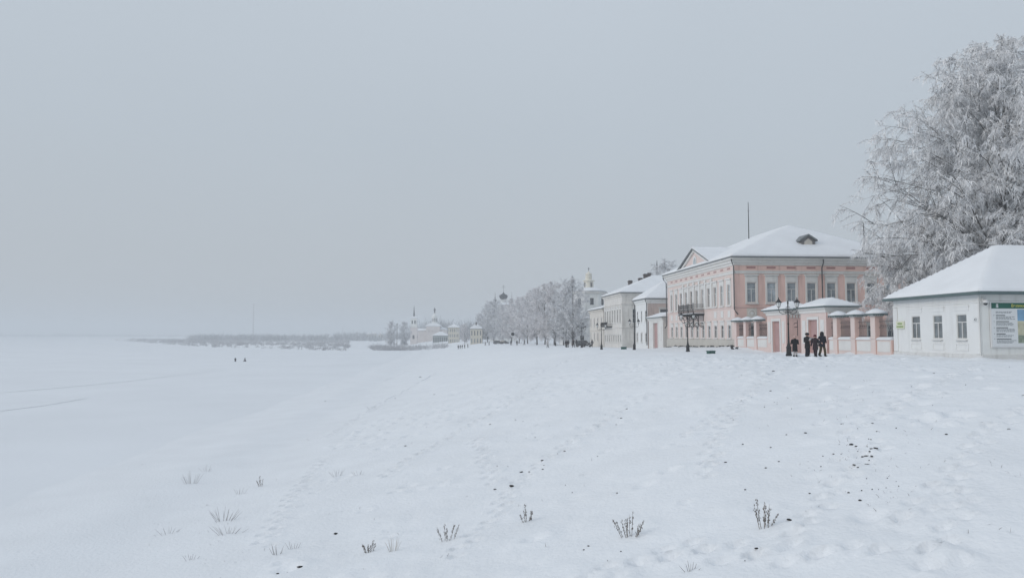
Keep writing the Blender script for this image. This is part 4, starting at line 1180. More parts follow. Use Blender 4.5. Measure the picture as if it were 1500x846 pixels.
    hprof = {'fur': [(.105, -.03), (.145, .0), (.15, .07), (.125, .13), (.06, .165), (.01, .17)], 'hood': [(.12, -.16), (.14, -.08), (.138, .0), (.125, .07), (.08, .13), (.01, .155)], 'beanie': [(.105, .0), (.122, .02), (.118, .07), (.09, .12), (.04, .15), (.01, .155)]}[hatstyle]
    MB().lathe(hprof, hc_ + V((0, .035 if hatstyle == 'hood' else .012, 0)), 12).build('hood' if hatstyle == 'hood' else 'hat', hat, p, smooth=True)
    if scarf:
        share('scarf', skin_mesh('scarf', [sft(nck + V((0, -.02, -.01))), sft(nck + V((0, -.02, .05)))], [(0, 1)], [(.10, .10), (.095, .1)], scarf), p)
    if face:
        for s in (-1, 1):
            MB().lathe([(.004, -.012), (.012, 0), (.004, .012)], hc_ + V((s * .033, -.083, -.005)), 6).build('eye', 'cloth_black', p)
            MB().lathe([(.006, -.03), (.016, 0), (.006, .03)], hc_ + V((s * .082, .0, -.02)), 6).build('ear', 'skin', p)
        MB().add([hc_ + V(q) for q in ((0, -.115, -.045), (-.018, -.08, -.05), (.018, -.08, -.05), (0, -.082, .0))], [(0, 1, 2), (0, 2, 3), (0, 3, 1), (1, 3, 2)]).build('nose', 'skin', p)
        MB().box(-.025, .025, -.088, -.08, -.082, -.072).build('mouth', 'cloth_maroon', p).location = hc_
    return p

def spot(px, Y, dy=-0.035):
    q = at(px, 490, Y); return (q.x, Y, max(zz_at(q.x, Y), RIVER) + dy)
person('person in a long black coat and pale hat beside the double lamp, back turned', spot(1164, 58.5), R(175), 1.68, 'cloth_black', 'cloth_pale', 'cloth_black', 'cloth_rose', coat_len=.52, arms='hold', face=False)
p2 = person('person in dark jacket and black fur hat holding a white paper', spot(1182.3, 57.4), R(15), 1.80, 'cloth_charcoal', 'cloth_navy', 'cloth_black', 'cloth_black', 'fur', coat_len=.66, arms='hold')
person('person in plum coat and dark red hat stepping between two companions', spot(1194, 56.8), R(-35), 1.66, 'cloth_plum', 'cloth_plum', 'cloth_black', 'cloth_maroon', coat_len=.60, stride=.26, lean=.08, arms='down')
person('tall person in dark hooded jacket and olive trousers, rightmost of the walkers', spot(1204.3, 56.6), R(20), 1.86, 'cloth_navy', 'cloth_olive', 'cloth_black', 'cloth_black', 'hood', coat_len=.74, stride=.17, arms='pockets')
pp = thing('paper_sheet', 'white sheet held by the person in the black fur hat', 'paper', p2.location, p2.rotation_euler.z)
k = 1.80 / 1.75
MB().add([(-.17, -.40 * k, 1.25 * k), (.17, -.40 * k, 1.25 * k), (.17, -.50 * k, 1.42 * k), (-.17, -.50 * k, 1.42 * k), (-.17, -.405 * k, 1.247 * k), (.17, -.405 * k, 1.247 * k), (.17, -.505 * k, 1.417 * k), (-.17, -.505 * k, 1.417 * k)],
         [(0, 1, 2, 3), (7, 6, 5, 4), (0, 4, 5, 1), (2, 6, 7, 3), (1, 5, 6, 2), (0, 3, 7, 4)]).build('sheet', 'paper', pp)
FARP = [(829.3, 171, 'dark clad walker, left of the pair by the first tree', 'cloth_black'), (832.0, 170.5, 'dark clad walker, right of the pair by the first tree', 'cloth_charcoal'),
        (840.3, 170, 'dark figure standing just left of the parked black car', 'cloth_black'), (844.6, 176, 'dark figure close behind the front of the parked black car', 'cloth_charcoal'),
        (867.3, 172, 'dark figure at the right end of the parked black car', 'cloth_grey'), (802.3, 188, 'walker in a pale jacket under the tree row', 'cloth_pale'),
        (757.3, 262, 'lone dark walker under the middle of the tree row', 'cloth_black'), (748.5, 268, 'crouched looking dark walker beside the round road sign', 'cloth_charcoal'),
        (768, 258, 'dark figure before the right half of the tree row', 'cloth_charcoal'), (711, 318, 'small dark walker at the left end of the tree row', 'cloth_black'), (716.5, 316, 'small dark walker left of the two parked grey cars', 'cloth_charcoal'),
        (671.4, 335, 'far walker, leftmost of the group by the cream ornate house', 'cloth_black'), (674.2, 333, 'far walker, second from left in the group by the ornate house', 'cloth_charcoal'),
        (677.0, 330, 'far walker in the middle of the group by the ornate house', 'cloth_black'), (680.8, 326, 'far walker, second from right in the group by the ornate house', 'cloth_charcoal'), (685.3, 328, 'far walker, rightmost of the group by the ornate house', 'cloth_black')]
protos = {}
_rp = random.Random(9)
for px, Y, lab, cm in FARP:
    if cm not in protos:
        o = person(lab, spot(px, Y), R(_rp.uniform(-180, 180)), 1.72, cm, 'cloth_black', stride=.2, face=False, hatstyle='hood' if cm == 'cloth_charcoal' else 'beanie', hat='cloth_black' if cm != 'cloth_pale' else 'cloth_grey')
        protos[cm] = o
    else:
        o = copy_tree(protos[cm])
        o.location = spot(px, Y); o.rotation_euler.z = R(_rp.uniform(-180, 180)); o['label'] = lab
        s_ = o.scale[0] * _rp.uniform(.95, 1.06); o.scale = (s_, s_, s_)
    o['group'] = 'distant walkers on the promenade'
for px, lab in ((345.5, 'ice fisher sitting on the frozen river, left of the two'), (360.0, 'ice fisher sitting on the frozen river, right of the two')):
    q = at(px, 490, 238)
    o = person(lab, (q.x, 238, RIVER), R(30 if px < 350 else -50), 1.62, 'cloth_black', 'cloth_black', hatstyle='hood', sit=True, face=False, arms='hold', lean=.1)
    o['group'] = 'ice fishers'
    b = thing('fishing_box', 'small dark box under the %s ice fisher' % ('left' if px < 350 else 'right'), 'box', (q.x, 238, RIVER), o.rotation_euler.z)
    MB().box(-.18, .18, -.11, .2, -.02, .30).build('box', 'cloth_charcoal', b); MB().box(-.19, .19, -.12, .21, .301, .325).build('lid', 'cloth_black', b)

# ---------------------------------------------------------------- cars
def car(label, loc, rz, paint):
    c = thing('parked_car', label, 'car', loc, rz, 'cars parked on the promenade')
    w = .86
    MB().prism([(-2.1, .30), (-2.14, .62), (-2.02, .82), (-1.1, .95), (1.55, .98), (2.05, .92), (2.12, .6), (2.08, .3)], 'x', -w, w).build('body', paint, c, bevel=.07)
    gh = MB().add([(-w * .93, -1.0, .94), (w * .93, -1.0, .94), (w * .93, 1.75, .95), (-w * .93, 1.75, .95), (-w * .74, -.25, 1.46), (w * .74, -.25, 1.46), (w * .74, 1.3, 1.46), (-w * .74, 1.3, 1.46)],
                  [(0, 1, 5, 4), (1, 2, 6, 5), (2, 3, 7, 6), (3, 0, 4, 7)]).build('windows', 'dark_glass', c)
    MB().box(-w * .76, w * .76, -.3, 1.35, 1.461, 1.52).build('roof', paint, c, bevel=.02)
    MB().box(-w * .7, w * .7, -.2, 1.25, 1.522, 1.57).build('snow', 'roof_snow', c, bevel=.02)
    for sx in (-1, 1):
        for y in (-1.35, 1.35):
            t = MB().prism([(y + .33 * math.cos(a), .33 + .33 * math.sin(a)) for a in np.linspace(0, 2 * math.pi, 17)[:-1]], 'x', sx * w * .8, sx * (w + .02)).build('wheel', 'rubber', c)
            MB().prism([(y + .2 * math.cos(a), .33 + .2 * math.sin(a)) for a in np.linspace(0, 2 * math.pi, 13)[:-1]], 'x', sx * (w + .021), sx * (w + .035)).build('rim', 'wood_grey', t)
        MB().box(sx * .5 - .2, sx * .5 + .2, -2.17, -2.12, .62, .76).build('headlight', 'lamp_glass', c)
        MB().box(sx * .98 - .1, sx * .98 + .1, -.95, -.83, .95, 1.08).build('mirror', paint, c)
    MB().box(-.27, .27, -2.20, -2.145, .40, .53).build('number_plate', 'board_white', c)
    MB().box(-.42, .42, -2.165, -2.12, .60, .74).build('grille', 'iron', c)
    return c
car('black car parked facing the viewer at the end of the cream houses', spot(855, 172), R(28), 'car_black')
car('grey car parked under the tree row, left of the two', spot(730, 322), R(70), 'car_grey')
car('dark car parked under the tree row, right of the two', spot(738.5, 318), R(60), 'car_black')
q = spot(751.2, 250)
rs = thing('road_sign', 'round road sign on a pale post in front of the tree row', 'sign', q)
zt = at(0, 489, 250).z - q[2]
MB().tube([(0, 0, -.3), (0, 0, zt + .6)], .05, 6).build('post', 'camera_white', rs)
MB().prism([(.62 * math.cos(a), zt + .62 * math.sin(a)) for a in np.linspace(0, 2 * math.pi, 17)[:-1]], 'y', -.1, -.06).build('disc', 'iron', rs)
MB().prism([(.78 * math.cos(a), zt + .78 * math.sin(a)) for a in np.linspace(0, 2 * math.pi, 17)[:-1]], 'y', -.055, -.051).build('rim', 'board_white', rs)

def box_on_ground(name, label, cat, px, Y, w, d, h, mm, rz=0.0):
    q = spot(px, Y)
    o = thing(name, label, cat, q, rz)
    MB().box(-w / 2, w / 2, -d / 2, d / 2, .02, h * .8).box(-w / 2 - .05, w / 2 + .05, -d / 2 - .05, d / 2 + .05, h * .801, h).build('box', mm, o, bevel=.015)
    for sx in (-1, 1): MB().box(sx * w * .38 - .04, sx * w * .38 + .04, -d * .4, d * .4, -.2, .019).build('foot', mm, o)
    MB().box(-w / 2 * .9, w / 2 * .9, -d / 2 * .9, d / 2 * .9, h + .001, h + .06).build('snow', 'roof_snow', o, bevel=.02)
    return o
box_on_ground('planter_box', 'low green box in the snow before the mansion plinth', 'planter', 1041, 78.5, .75, .5, .34, 'green_paint', .3)
box_on_ground('planter_box', 'low green box in the snow before the weathered cream house', 'planter', 913.5, 126, .85, .5, .45, 'green_paint', .1)
q = spot(1075.5, 85.5)
tr = thing('drain_trough', 'dark tilted trough half buried by the mansion corner', 'trough', (q[0], q[1], q[2] + .02), .2)
MB().prism([(-.38, .26), (-.2, -.06), (.2, -.06), (.38, .26), (.33, .26), (.17, 0), (-.17, 0), (-.33, .26)], 'y', -.3, .3).build('trough', 'iron', tr)
MB().box(-.16, .16, -.28, .28, .001, .05).build('ice', 'roof_snow', tr)

# ---------------------------------------------------------------- trees
def ribbons(A, Dv, Lg, W, droop, rng, seg=3):
    """thin tapering strips starting at A, heading Dv, sagging by droop"""
    n = len(A)
    side = np.cross(Dv, rng.normal(size=(n, 3))); side /= np.linalg.norm(side, axis=1, keepdims=True) + 1e-9
    V = []
    for i in range(seg + 1):
        t = i / seg
        c = A + Dv * (Lg * t)[:, None]
        c[:, 2] -= droop * Lg * t * t
        w = (W * (1 - .65 * t))[:, None]
        V += [c - side * w * .5, c + side * w * .5]
    V = np.stack(V, 1)                                  # n, 2(seg+1), 3
    b = (np.arange(n) * 2 * (seg + 1))[:, None, None]
    q = np.array([[2 * i, 2 * i + 1, 2 * i + 3, 2 * i + 2] for i in range(seg)])[None]
    return V.reshape(-1, 3), (b + q).reshape(-1, 4)

def make_tree(seed, H, Rc, nl, nsec, nter, ntw, tlen, tw, droop, base=.18, twigm='frost_twig', trunk_r=.3, prof=None, tdroop=.6, side=5, seg=3, up=.75):
    rng = np.random.default_rng(seed)
    wood = MB(); anchors, adirs = [], []
    prof = prof or (lambda f: (.35 + .65 * math.sin(math.pi * (f * .78 + .2))) * (1 - .5 * f))
    tp = [Vector((.012 * H * vnoise(i * .7 + seed, 3.1), .012 * H * vnoise(i * .7, seed + 8.3), H * .96 * i / 9)) for i in range(10)]
    wood.tube(tp, [trunk_r * (1 - .9 * i / 9) ** .9 + .01 for i in range(10)], 8)
    az = rng.uniform(0, 6.28)
    for i in range(nl):
        f = (i + rng.uniform(0, .9)) / nl
        ze = H * (base + (1.0 - base) * f)                    # limb ends on the crown's envelope
        re = Rc * prof(f) * (rng.uniform(.78, .98) if i % 3 else rng.uniform(.4, .72))
        az += 2.4 + rng.normal(0, .3)
        ca, sa = math.cos(az), math.sin(az)
        zs = max(H * base * .75, ze - re * up * rng.uniform(.8, 1.25) - .1 * H * f)
        x = min(zs, H * .95) / (H * .96) * 9; j = min(int(x), 8); b = tp[j].lerp(tp[j + 1], min(x - j, 1))
        ln = math.hypot(re, ze - b.z)
        wob = rng.normal(0, .05, 2) * ln
        P = []
        for k in range(7):
            t = k / 6
            g_ = t ** (1.25 - .35 * f)
            zc = b.z + (ze - b.z) * (1.35 * t - .35 * t * t) + droop * re * (t * (1 - t)) * .9
            P.append(Vector((b.x + ca * re * g_ - sa * wob[0] * math.sin(t * 3), b.y + sa * re * g_ + ca * wob[0] * math.sin(t * 3), zc + wob[1] * math.sin(t * 4))))
        r0 = max(.012, trunk_r * .36 * (1 - .75 * f))
        wood.tube(P, [r0 * (1 - .85 * k / 6) for k in range(7)], side)
        for s_ in range(nsec):
            t = .22 + .78 * (s_ + rng.random()) / nsec
            x = t * 6; j = min(int(x), 5); c0 = P[j].lerp(P[j + 1], x - j); tg = (P[j + 1] - P[j]).normalized()
            d = (tg * .7 + Vector(rng.normal(0, .55, 3)) + Vector((0, 0, .12))).normalized()
            l2 = ln * .40 * (1.15 - .6 * t) * rng.uniform(.6, 1.2) + .3
            Q = [c0 + d * l2 * (k / 4) + Vector((0, 0, -droop * .5 * l2 * (k / 4) ** 2)) for k in range(5)]
            wood.tube(Q, [max(.007, r0 * .38 * (1 - .8 * k / 4)) for k in range(5)], 4, cap=False)
            for u in range(nter):
                tt = .15 + .85 * (u + rng.random()) / nter
                x = tt * 4; j = min(int(x), 3); e0 = Q[j].lerp(Q[j + 1], x - j)
                d3 = (d * .55 + Vector(rng.normal(0, .6, 3))).normalized()
                l3 = l2 * .42 * rng.uniform(.5, 1.2) + .15
                Sx = [e0 + d3 * l3 * (k / 2) + Vector((0, 0, -droop * .8 * l3 * (k / 2) ** 2)) for k in range(3)]
                wood.tube(Sx, [max(.005, .014 * (1 - .5 * k / 2)) for k in range(3)], 3, cap=False)
                for k in range(ntw):
                    a = rng.random(); p = Sx[0].lerp(Sx[1], a * 2) if a < .5 else Sx[1].lerp(Sx[2], a * 2 - 1)
                    anchors.append(p[:]); adirs.append((d3 + Vector((0, 0, -.1)))[:])
    A = np.array(anchors); Dv = np.array(adirs) + rng.normal(0, .75, (len(anchors), 3))
    Dv /= np.linalg.norm(Dv, axis=1, keepdims=True)
    Lg = tlen * rng.uniform(.5, 1.3, len(A))
    V, F = ribbons(A, Dv, Lg, tw * rng.uniform(.6, 1.3, len(A)), tdroop, rng, seg)
    return wood, np_mesh('crown', V, F, M[twigm])

def tree_thing(name, label, loc, wood, crown, rz=0.0, scale=1.0, group=None, bark='bark'):
    t = thing(name, label, 'tree', loc, rz, group)
    if isinstance(wood, MB):
        o = wood.build('trunk', bark, t, smooth=True)
    else:
        o = share('trunk', wood, t)
    share('crown', crown, t)
    t.scale = (scale, scale, scale)
    return t, o.data

bprof = lambda f: float(np.interp(f, [0, .1, .3, .55, .75, .88, .96, 1], [.72, .98, 1.0, .88, .72, .5, .28, .06]))
q = at(1478, 490, 70)
wd, cr = make_tree(11, 29.3, 12.8, 112, 9, 7, 33, .42, .054, .30, .24, 'frost_twig', .42, bprof, tdroop=.7, up=.62, seg=2)
tree_thing('birch_tree', 'huge frosted birch towering behind the white house', (q.x, 70, -.2), wd, cr, .7)
q = at(1378, 490, 76)
wd, cr = make_tree(23, 14.5, 7.8, 54, 8, 7, 27, .42, .052, .30, .22, 'frost_twig', .26, bprof, tdroop=.65, up=.62, seg=2)
tree_thing('birch_tree', 'smaller frosted birch between the white house and the pink mansion', (q.x, 76, -.2), wd, cr, 2.0)

VAR = []
for i, (sd, twm) in enumerate(((31, 'frost_twig_grey'), (32, 'frost_twig_rosy'), (33, 'frost_twig_grey'), (34, 'frost_twig_rosy'))):
    wd, cr = make_tree(sd, 18.0, 5.6, 32, 6, 4, 20, .7, .065, .18, .14, twm, .22, lambda f: float(np.interp(f, [0, .2, .5, .8, .93, 1], [.7, .95, 1, .7, .4, .1])), tdroop=.35, side=4, seg=2, up=1.1)
    VAR.append((wd, cr))
WDATA = [None] * 4
ROW = [(838.5, 408.5, 204, 0, 'dark limbed frosted tree at the church end of the row, tallest outline'), (826, 424, 222, 2, 'frosted tree in the row, second from the church end'), (812, 414, 236, 1, 'frosted tree in the row, third from the church end'),
       (798, 417.5, 254, 1, 'frosted tree in the row, fourth from the church end'), (786, 423, 272, 3, 'frosted tree in the row, fifth from the church end'), (773, 431, 290, 1, 'frosted tree in the row, sixth from the church end'),
       (761, 436, 312, 3, 'frosted tree in the row, just right of the onion dome'), (749, 438, 336, 1, 'frosted tree below the onion dome, right of its cross'), (736, 446, 356, 0, 'frosted tree in the row directly below the onion dome'),
       (724, 440, 380, 2, 'frosted grey tree in the row, just left of the onion dome'), (714, 445, 404, 2, 'frosted tree, second from the left end of the row'), (704, 459, 430, 0, 'low frosted tree at the left end of the row'),
       (976, 384, 205, 2, 'frosted tree top showing above the roof beside the steeple'), (681, 474, 430, 3, 'low rosy frosted tree between the cream houses in the distance'),
       (573, 470.5, 500, 0, 'distant frosted tree left of the bare pole'), (592, 471.5, 505, 2, 'distant frosted tree between the bare pole and the bell tower')]
for i, (px, py, Y, v, lab) in enumerate(ROW):
    q = at(px, 490, Y); z = gz(q.x, Y) - .2
    sc_ = (at(px, py, Y).z - z) / 17.8
    wd = WDATA[v] if WDATA[v] is not None else VAR[v][0]
    t, dat = tree_thing('frosted_tree', lab, (q.x, Y, z), wd, VAR[v][1], i * 1.7, sc_, 'frosted trees along the promenade' if i < 12 else None)
    WDATA[v] = dat

# ---------------------------------------------------------------- thickets and far woods (stuff)
def thicket(name, label, pts, hs, per, w, m, spread=.55, seed=1, cat='bushes'):
    rng = np.random.default_rng(seed)
    pts = np.asarray(pts, float); hs = np.asarray(hs, float)
    A = np.repeat(pts, per, 0); Hh = np.repeat(hs, per)
    off = rng.normal(0, .32, (len(A), 3)) * Hh[:, None]; off[:, 2] = np.abs(rng.normal(0, .22, len(A))) * Hh
    Dv = rng.normal(0, spread, (len(A), 3)); Dv[:, 2] = np.abs(Dv[:, 2]) + .7
    Dv += off * .4 / Hh[:, None]
    Dv /= np.linalg.norm(Dv, axis=1, keepdims=True)
    V, F = ribbons(A + off, Dv, Hh * rng.uniform(.3, .75, len(A)), w * rng.uniform(.6, 1.3, len(A)), .12, rng, 2)
    o = link(bpy.data.objects.new(name, np_mesh(name, V, F, M[m])))
    return tag(o, label, cat, kind='stuff')
rng = np.random.default_rng(3)
pts, hs = [], []
while len(pts) < 1500:                                  # willow scrub on the spit
    px = rng.uniform(165, 512); X_Y = rng.uniform(372, 1100)
    X = (px - CX) / FPX * X_Y
    d = float(spit_d(X, X_Y))
    if d < 1 or (d > 60 and rng.random() < .35): continue
    if rng.random() > .35 + .65 * (vnoise(X / 40, X_Y / 60) > -.2): continue
    pts.append((X, X_Y, gz(X, X_Y) - .2)); hs.append(rng.uniform(1.2, 3.2) * (1 if X_Y < 700 else 1.2))
thicket('willow_thicket', 'low frosted willow scrub covering the far spit', pts, hs, 30, .16, 'thicket', seed=2)
pts, hs = [], []
while len(pts) < 190:                                   # scrub at the foot of the bank
    px = rng.uniform(543, 655); Y = rng.uniform(400, 470); X = (px - CX) / FPX * Y
    z = gz(X, Y)
    if px > 600 and rng.random() < .5: continue
    pts.append((X, Y, z - .2)); hs.append(rng.uniform(1.5, 4.0))
thicket('bank_thicket', 'frosted bushes at the foot of the bank below the bell tower', pts, hs, 34, .15, 'thicket', seed=4)
pts, hs = [], []
for k in range(700):                                    # wooded far shore behind the spit
    px = rng.uniform(280, 640); Y = rng.uniform(820, 1350); X = (px - CX) / FPX * Y
    pts.append((X, Y, -5.6)); hs.append(rng.uniform(4, 10) * (1 + .35 * (px > 500)))
thicket('far_wood', 'hazy belt of frosted trees round the far houses', pts, hs, 40, .5, 'far_wood', .45, seed=5, cat='wood')
pts, hs = [], []
for k in range(130):                                    # wood on the rise behind the riverside church
    px = rng.uniform(612, 716); Y = rng.uniform(690, 840); X = (px - CX) / FPX * Y
    pts.append((X, Y, -3.5)); hs.append(rng.uniform(13, 22) * (.85 + .25 * math.sin(px * .11)))
thicket('hill_wood', 'hazy frosted wood rising behind the riverside church', pts, hs, 110, .5, 'far_wood', .4, seed=6, cat='wood')
pts, hs = [], []
for k in range(650):                                    # opposite shore at the left
    px = rng.uniform(-250, 420); Y = rng.uniform(2530, 3100); X = (px - CX) / FPX * Y
    pts.append((X, Y, -5.2)); hs.append(rng.uniform(8, 19) * (.75 + .35 * vnoise(px / 22, 1)))
thicket('opposite_shore_wood', 'faint line of woods on the opposite shore', pts, hs, 36, 1.3, 'far_wood', .4, seed=7, cat='wood')

# ---------------------------------------------------------------- dry weeds and grass on the bank
def weed(label, px, py, hpx, wpx, n, kind, seed):
    rr = random.Random(seed); b = hit(px, py); k = b.y / FPX; b.z = max(zz_at(b.x, b.y), RIVER)
    H, W = hpx * k, wpx * k
    w = thing('dry_weed' if kind != 'grass' else 'grass_tuft', label, 'plant', b, rr.uniform(-.3, .3), 'dry weeds standing in the bank snow')
    for i in range(n):
        f = (i + .5) / n * 2 - 1 + rr.uniform(-.15, .15)
        x0, y0 = f * W * .22, rr.uniform(-.3, .3) * W * .3
        x1 = f * W * .5 + rr.uniform(-.05, .05) * W; y1 = y0 + rr.uniform(-.12, .12)
        h = H * rr.uniform(.5, 1.0) * (1 - .25 * abs(f))
        P = [Vector((x0 + (x1 - x0) * t, y0 + (y1 - y0) * t, -.05 + (h + .05) * (t if kind != 'grass' else t - .25 * t * t * abs(f) * 2))) for t in (0, .3, .6, .85, 1)]
        m = MB(); r0 = .0045 + .0005 * hpx / 10
        if kind == 'grass': r0 = .004
        m.tube(P, [r0 * 1.3, r0 * 1.1, r0, r0 * .7, r0 * .3], 3)
        if kind == 'stalk':
            for q in range(rr.randint(1, 3)):
                t = rr.uniform(.25, .7); a = P[0].lerp(P[-1], t)
                m.tube([a, a + Vector((rr.uniform(-.5, .5), rr.uniform(-.3, .3), .8)) * h * .22], [r0 * .7, r0 * .3], 3)
        s = m.build('stem', {'stalk': 'dry_stem', 'grass': 'straw', 'frost': 'frost_stem'}[kind], w)
        if kind == 'stalk':
            m = MB()
            for q in range(rr.randint(14, 26)):
                t = rr.uniform(.35, 1.0) if rr.random() < .85 else rr.uniform(.05, .4)
                x = t * 4; j = min(int(x), 3)
                a = P[0].lerp(P[-1], t) + Vector((rr.gauss(0, .016), rr.gauss(0, .016), rr.gauss(0, .01)))
                sz = rr.uniform(.009, .019); d = Vector((rr.uniform(-.6, .6), rr.uniform(-.6, .6), 1)).normalized() * sz * 1.9
                e1 = d.orthogonal().normalized() * sz * .7; e2 = d.cross(e1).normalized() * sz * .7
                m.add([a - d, a + e1, a + e2, a - e1, a - e2, a + d], [(0, 2, 1), (0, 3, 2), (0, 4, 3), (0, 1, 4), (5, 1, 2), (5, 2, 3), (5, 3, 4), (5, 4, 1)])
            m.build('seed_heads', 'seed_head', s)['kind'] = 'stuff'
    return w
WEEDS = [('bushy clump of dark dry weeds in the foreground, widest of them', 922, 789, 40, 56, 10, 'stalk'), ('tall dark dry weed clump at the right foreground', 1121, 777, 50, 34, 7, 'stalk'),
         ('few dark dry stalks left of the centre foreground', 655, 792, 32, 40, 5, 'stalk'), ('small dark dry stalks between the centre weed clumps', 772, 765, 25, 30, 5, 'stalk'),
         ('pale straw coloured grass tuft in the foreground snow', 576, 808, 36, 30, 12, 'grass'), ('low brown bent grass clump beside the pale tuft', 541, 809, 17, 26, 7, 'stalk'),
         ('spiky frosted tuft near the river edge at left', 279, 708, 22, 36, 14, 'frost'), ('wide frosted grass tuft at the lower left of the bank', 327, 763, 24, 56, 18, 'frost'),
         ('dark small dry stalk near the river edge', 381, 712, 16, 16, 4, 'stalk'), ('short frosted tuft beside the dark river edge stalk', 352, 723, 11, 24, 7, 'frost'),
         ('small frosted sprigs on the middle of the bank', 494, 698, 14, 26, 8, 'frost'), ('tiny frosted sprigs right of the mid bank tuft', 525, 696, 9, 24, 6, 'frost'),
         ('low frosted grass patch below the wide left tuft', 334, 782, 15, 60, 14, 'frost'), ('frosted dry weed near the bottom left footprints', 404, 813, 18, 30, 8, 'frost'),
         ('short dry sprigs at the bottom edge of the snow', 1012, 840, 15, 32, 7, 'frost'), ('faint frosted tuft low at the far left of the bank', 247, 782, 12, 36, 8, 'frost'),
         ('dry stalk by the corner of the white house', 1439, 526, 12, 16, 5, 'stalk'), ('small frosted sprig above the left tufts', 303, 690, 12, 26, 7, 'frost'), ('sprig of dry grass low on the bank at left', 280, 820, 12, 26, 6, 'frost'),
         ('dry sprigs among the footprints at bottom left', 430, 803, 13, 26, 6, 'frost'), ('frosted sprigs on the upper left bank', 545, 600, 8, 24, 6, 'frost')]
for i, a in enumerate(WEEDS): weed(*a, seed=100 + i)

# stubble: countless short dead grass tips through the snow
rng = np.random.default_rng(8)
A, Dv, Lg = [], [], []
zones = [(200, 620, 640, 840, 46), (420, 660, 515, 640, 34), (560, 960, 600, 840, 26), (900, 1300, 530, 600, 30), (1080, 1340, 600, 760, 30), (1200, 1500, 530, 780, 30), (700, 1000, 515, 600, 22)]
for x0, x1, y0, y1, n in zones:
    for k in range(n):
        b = hit(rng.uniform(x0, x1), rng.uniform(y0, y1))
        for j in range(rng.integers(2, 7)):
            X, Y = b.x + rng.normal(0, .22), b.y + rng.normal(0, .22)
            A.append((X, Y, zz_at(X, Y) - .04)); Dv.append((rng.normal(0, .6), rng.normal(0, .4), .8)); Lg.append(rng.uniform(.06, .20))
A, Dv, Lg = np.array(A), np.array(Dv), np.array(Lg); Dv /= np.linalg.norm(Dv, axis=1, keepdims=True)
V, F = ribbons(A, Dv, Lg, np.full(len(A), .014), .25, rng, 2)
o = link(bpy.data.objects.new('grass_stubble', np_mesh('grass_stubble', V, F, M['frost_stem'])))
tag(o, 'sparse dead grass tips poking through the bank snow', 'grass', kind='stuff')

def clod_mesh(seed):
    bm = bmesh.new(); bmesh.ops.create_icosphere(bm, subdivisions=2, radius=1)
    rr = random.Random(seed)
    for v in bm.verts:
        v.co *= rr.uniform(.6, 1.25); v.co.z *= .45
    me = bpy.data.meshes.new('earth_clod'); bm.to_mesh(me); bm.free(); me.materials.append(M['earth'])
    return me
CL = [clod_mesh(i) for i in range(5)]
CPX = [(1180, 635, 5), (1247, 652.5, 6), (1254, 655, 3.5), (1283, 659.5, 6), (1276, 661, 4), (1264, 666.5, 5), (1270, 669.5, 6), (1277, 671, 4), (1270.5, 679, 6), (1267, 683, 3), (1251, 684, 4), (1257, 686, 4), (1274, 664, 3), (1152, 638, 3), (1129, 655, 3), (1141, 675, 3.5), (1122, 684, 4), (1221, 666, 4), (1278, 621, 4), (1386, 637, 5), (1478, 632, 5), (1243, 723, 4), (1259.5, 734, 6),
       (1186, 721, 4), (1156.5, 766, 9), (1108, 806, 6), (1335, 574, 4), (1368, 548, 4), (1133, 543, 5), (1129, 573, 4), (918.6, 599, 5), (910, 613, 4), (1088, 651, 3), (1063, 678, 5), (1091.6, 718, 3.5), (636, 577.7, 3), (761, 579.7, 4), (718, 622.6, 3), (794.5, 676, 5), (827, 661, 4), (764, 691, 6), (795, 688, 4),
       (749.5, 714.6, 9), (725, 717.5, 5), (492, 781, 7), (594, 653, 4), (439.7, 832, 9), (616, 552, 4), (775, 692, 3), (1304, 519, 6), (1312, 520, 4), (1326, 521.5, 4), (1427, 523, 6), (407, 842, 5), (862, 801, 4), (855, 806, 3)]
_rc = random.Random(6)
NAMED = {(1156.5, 766): 'dark earth clod beside the right dry weed clump', (1108, 806): 'dark earth clod below the right dry weed clump', (749.5, 714.6): 'flat dark clod at the lower end of the centre footprints',
         (492, 781): 'lone black clod in the lower left snow', (439.7, 832): 'dark clod at the bottom edge, left of the pale grass tuft', (764, 691): 'dark clod in the middle of the centre footprints', (1259.5, 734): 'thin dark clod below the bare cluster on the right slope',
         (1180, 635): 'dark clod up and left of the bare cluster', (1386, 637): 'lone dark clod right of the bare cluster', (1478, 632): 'dark clod near the right edge of the slope', (918.6, 599): 'dark clod high on the slope below the chimneyed house'}
spk = MB()
def specks(px, py, w):
    b = hit(px, py); b.z = max(zz_at(b.x, b.y), RIVER); r_ = w * b.y / FPX * .46; me = CL[_rc.randrange(5)]; base = len(spk.v); a = _rc.uniform(0, 6)
    ca, sa = math.cos(a), math.sin(a)
    spk.v.extend([(b.x + (v.co.x * ca - v.co.y * sa) * r_, b.y + (v.co.x * sa + v.co.y * ca) * r_ * .8, b.z + .01 + v.co.z * max(r_ * .7, .03)) for v in me.vertices])
    spk.f.extend([tuple(i + base for i in p.vertices) for p in me.polygons])
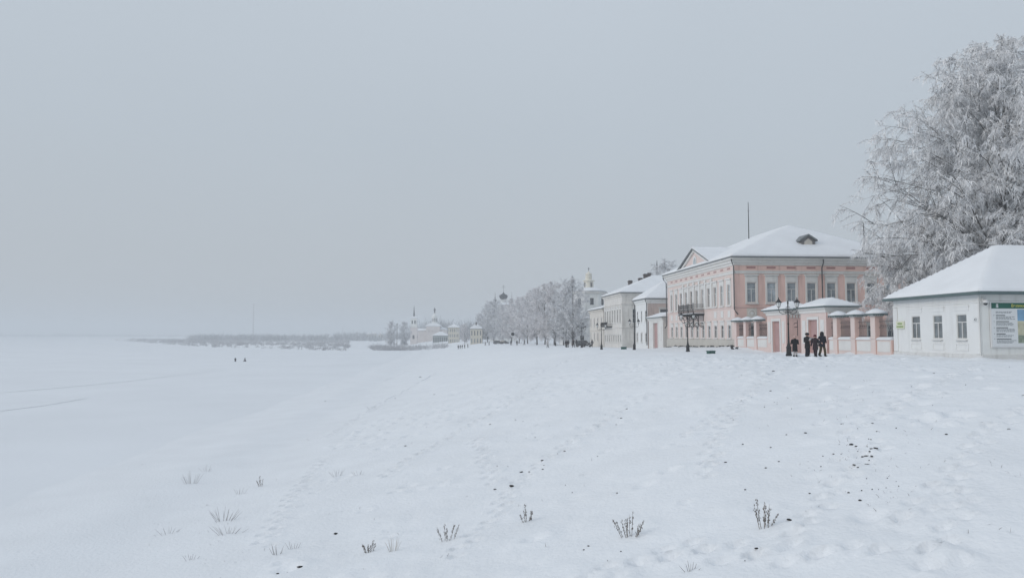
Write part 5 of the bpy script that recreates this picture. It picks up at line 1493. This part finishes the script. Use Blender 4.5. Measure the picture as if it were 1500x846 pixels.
for i, (px, py, w) in enumerate(CPX):
    big = 1240 < px < 1290 and 645 < py < 690
    if not big and (px, py) not in NAMED:
        specks(px, py, w); continue
    b = hit(px, py); k = b.y / FPX; b.z = max(zz_at(b.x, b.y), RIVER)
    o = share('earth_clod', CL[i % 5], None, (b.x, b.y, b.z + .012), _rc.uniform(0, 6))
    s_ = w * k * (.62 if big else .5); o.scale = (s_, s_ * .8, max(s_ * .7, .03))
    tag(o, 'black earth clod of the cluster bared on the right slope' if big else NAMED[(px, py)], 'earth clod', 'clods of the bare cluster' if big else 'scattered earth clods')
for x0, x1, y0, y1, n in ((1200, 1320, 620, 720, 24), (1060, 1500, 530, 620, 20), (720, 920, 600, 740, 16), (450, 660, 520, 660, 8), (300, 1100, 720, 840, 5)):
    for k in range(n): specks(_rc.uniform(x0, x1), _rc.uniform(y0, y1), _rc.uniform(1.0, 2.6))
o = spk.build('earth_specks', 'earth'); tag(o, 'tiny specks of dark earth and leaf litter on the snow', 'earth', kind='stuff')
# dark gaps and rubble along the mansion's plinth
m = []
t0 = tl(1077)
bits = MB()
for k in range(46):
    t = t0 + _rc.uniform(0, 28); s_ = 33.3 - .16 - _rc.uniform(.0, .25)
    X, Y = ws(s_, t); z = zz_at(X, Y)
    r_ = _rc.uniform(.08, .22)
    me = CL[k % 5]; base = len(bits.v)
    bits.v += [(X + v.co.x * r_, Y + v.co.y * r_ * 1.5, z + .02 + v.co.z * r_ * 1.6) for v in me.vertices]
    bits.f += [tuple(i + base for i in p.vertices) for p in me.polygons]
o = bits.build('bare_rubble', 'earth'); tag(o, 'dark bare rubble along the foot of the mansion plinth', 'rubble', kind='stuff')

# ---------------------------------------------------------------- frosty haze
hz = bpy.data.materials.new('haze'); hz.use_nodes = True
n, l = hz.node_tree.nodes, hz.node_tree.links
n.clear()
ho = n.new('ShaderNodeOutputMaterial'); hv = n.new('ShaderNodeVolumePrincipled')
hv.inputs['Color'].default_value = (0.78, 0.81, 0.84, 1)
hv.inputs['Density'].default_value = 0.00078
hv.inputs['Anisotropy'].default_value = 0.0
l.new(hv.outputs['Volume'], ho.inputs['Volume'])
M['haze'] = hz
o = MB().box(-5900, 5900, -300, 6000, -9.0, 66.0).build('haze', hz)
tag(o, 'even frosty haze over the river and town', 'haze', kind='stuff')
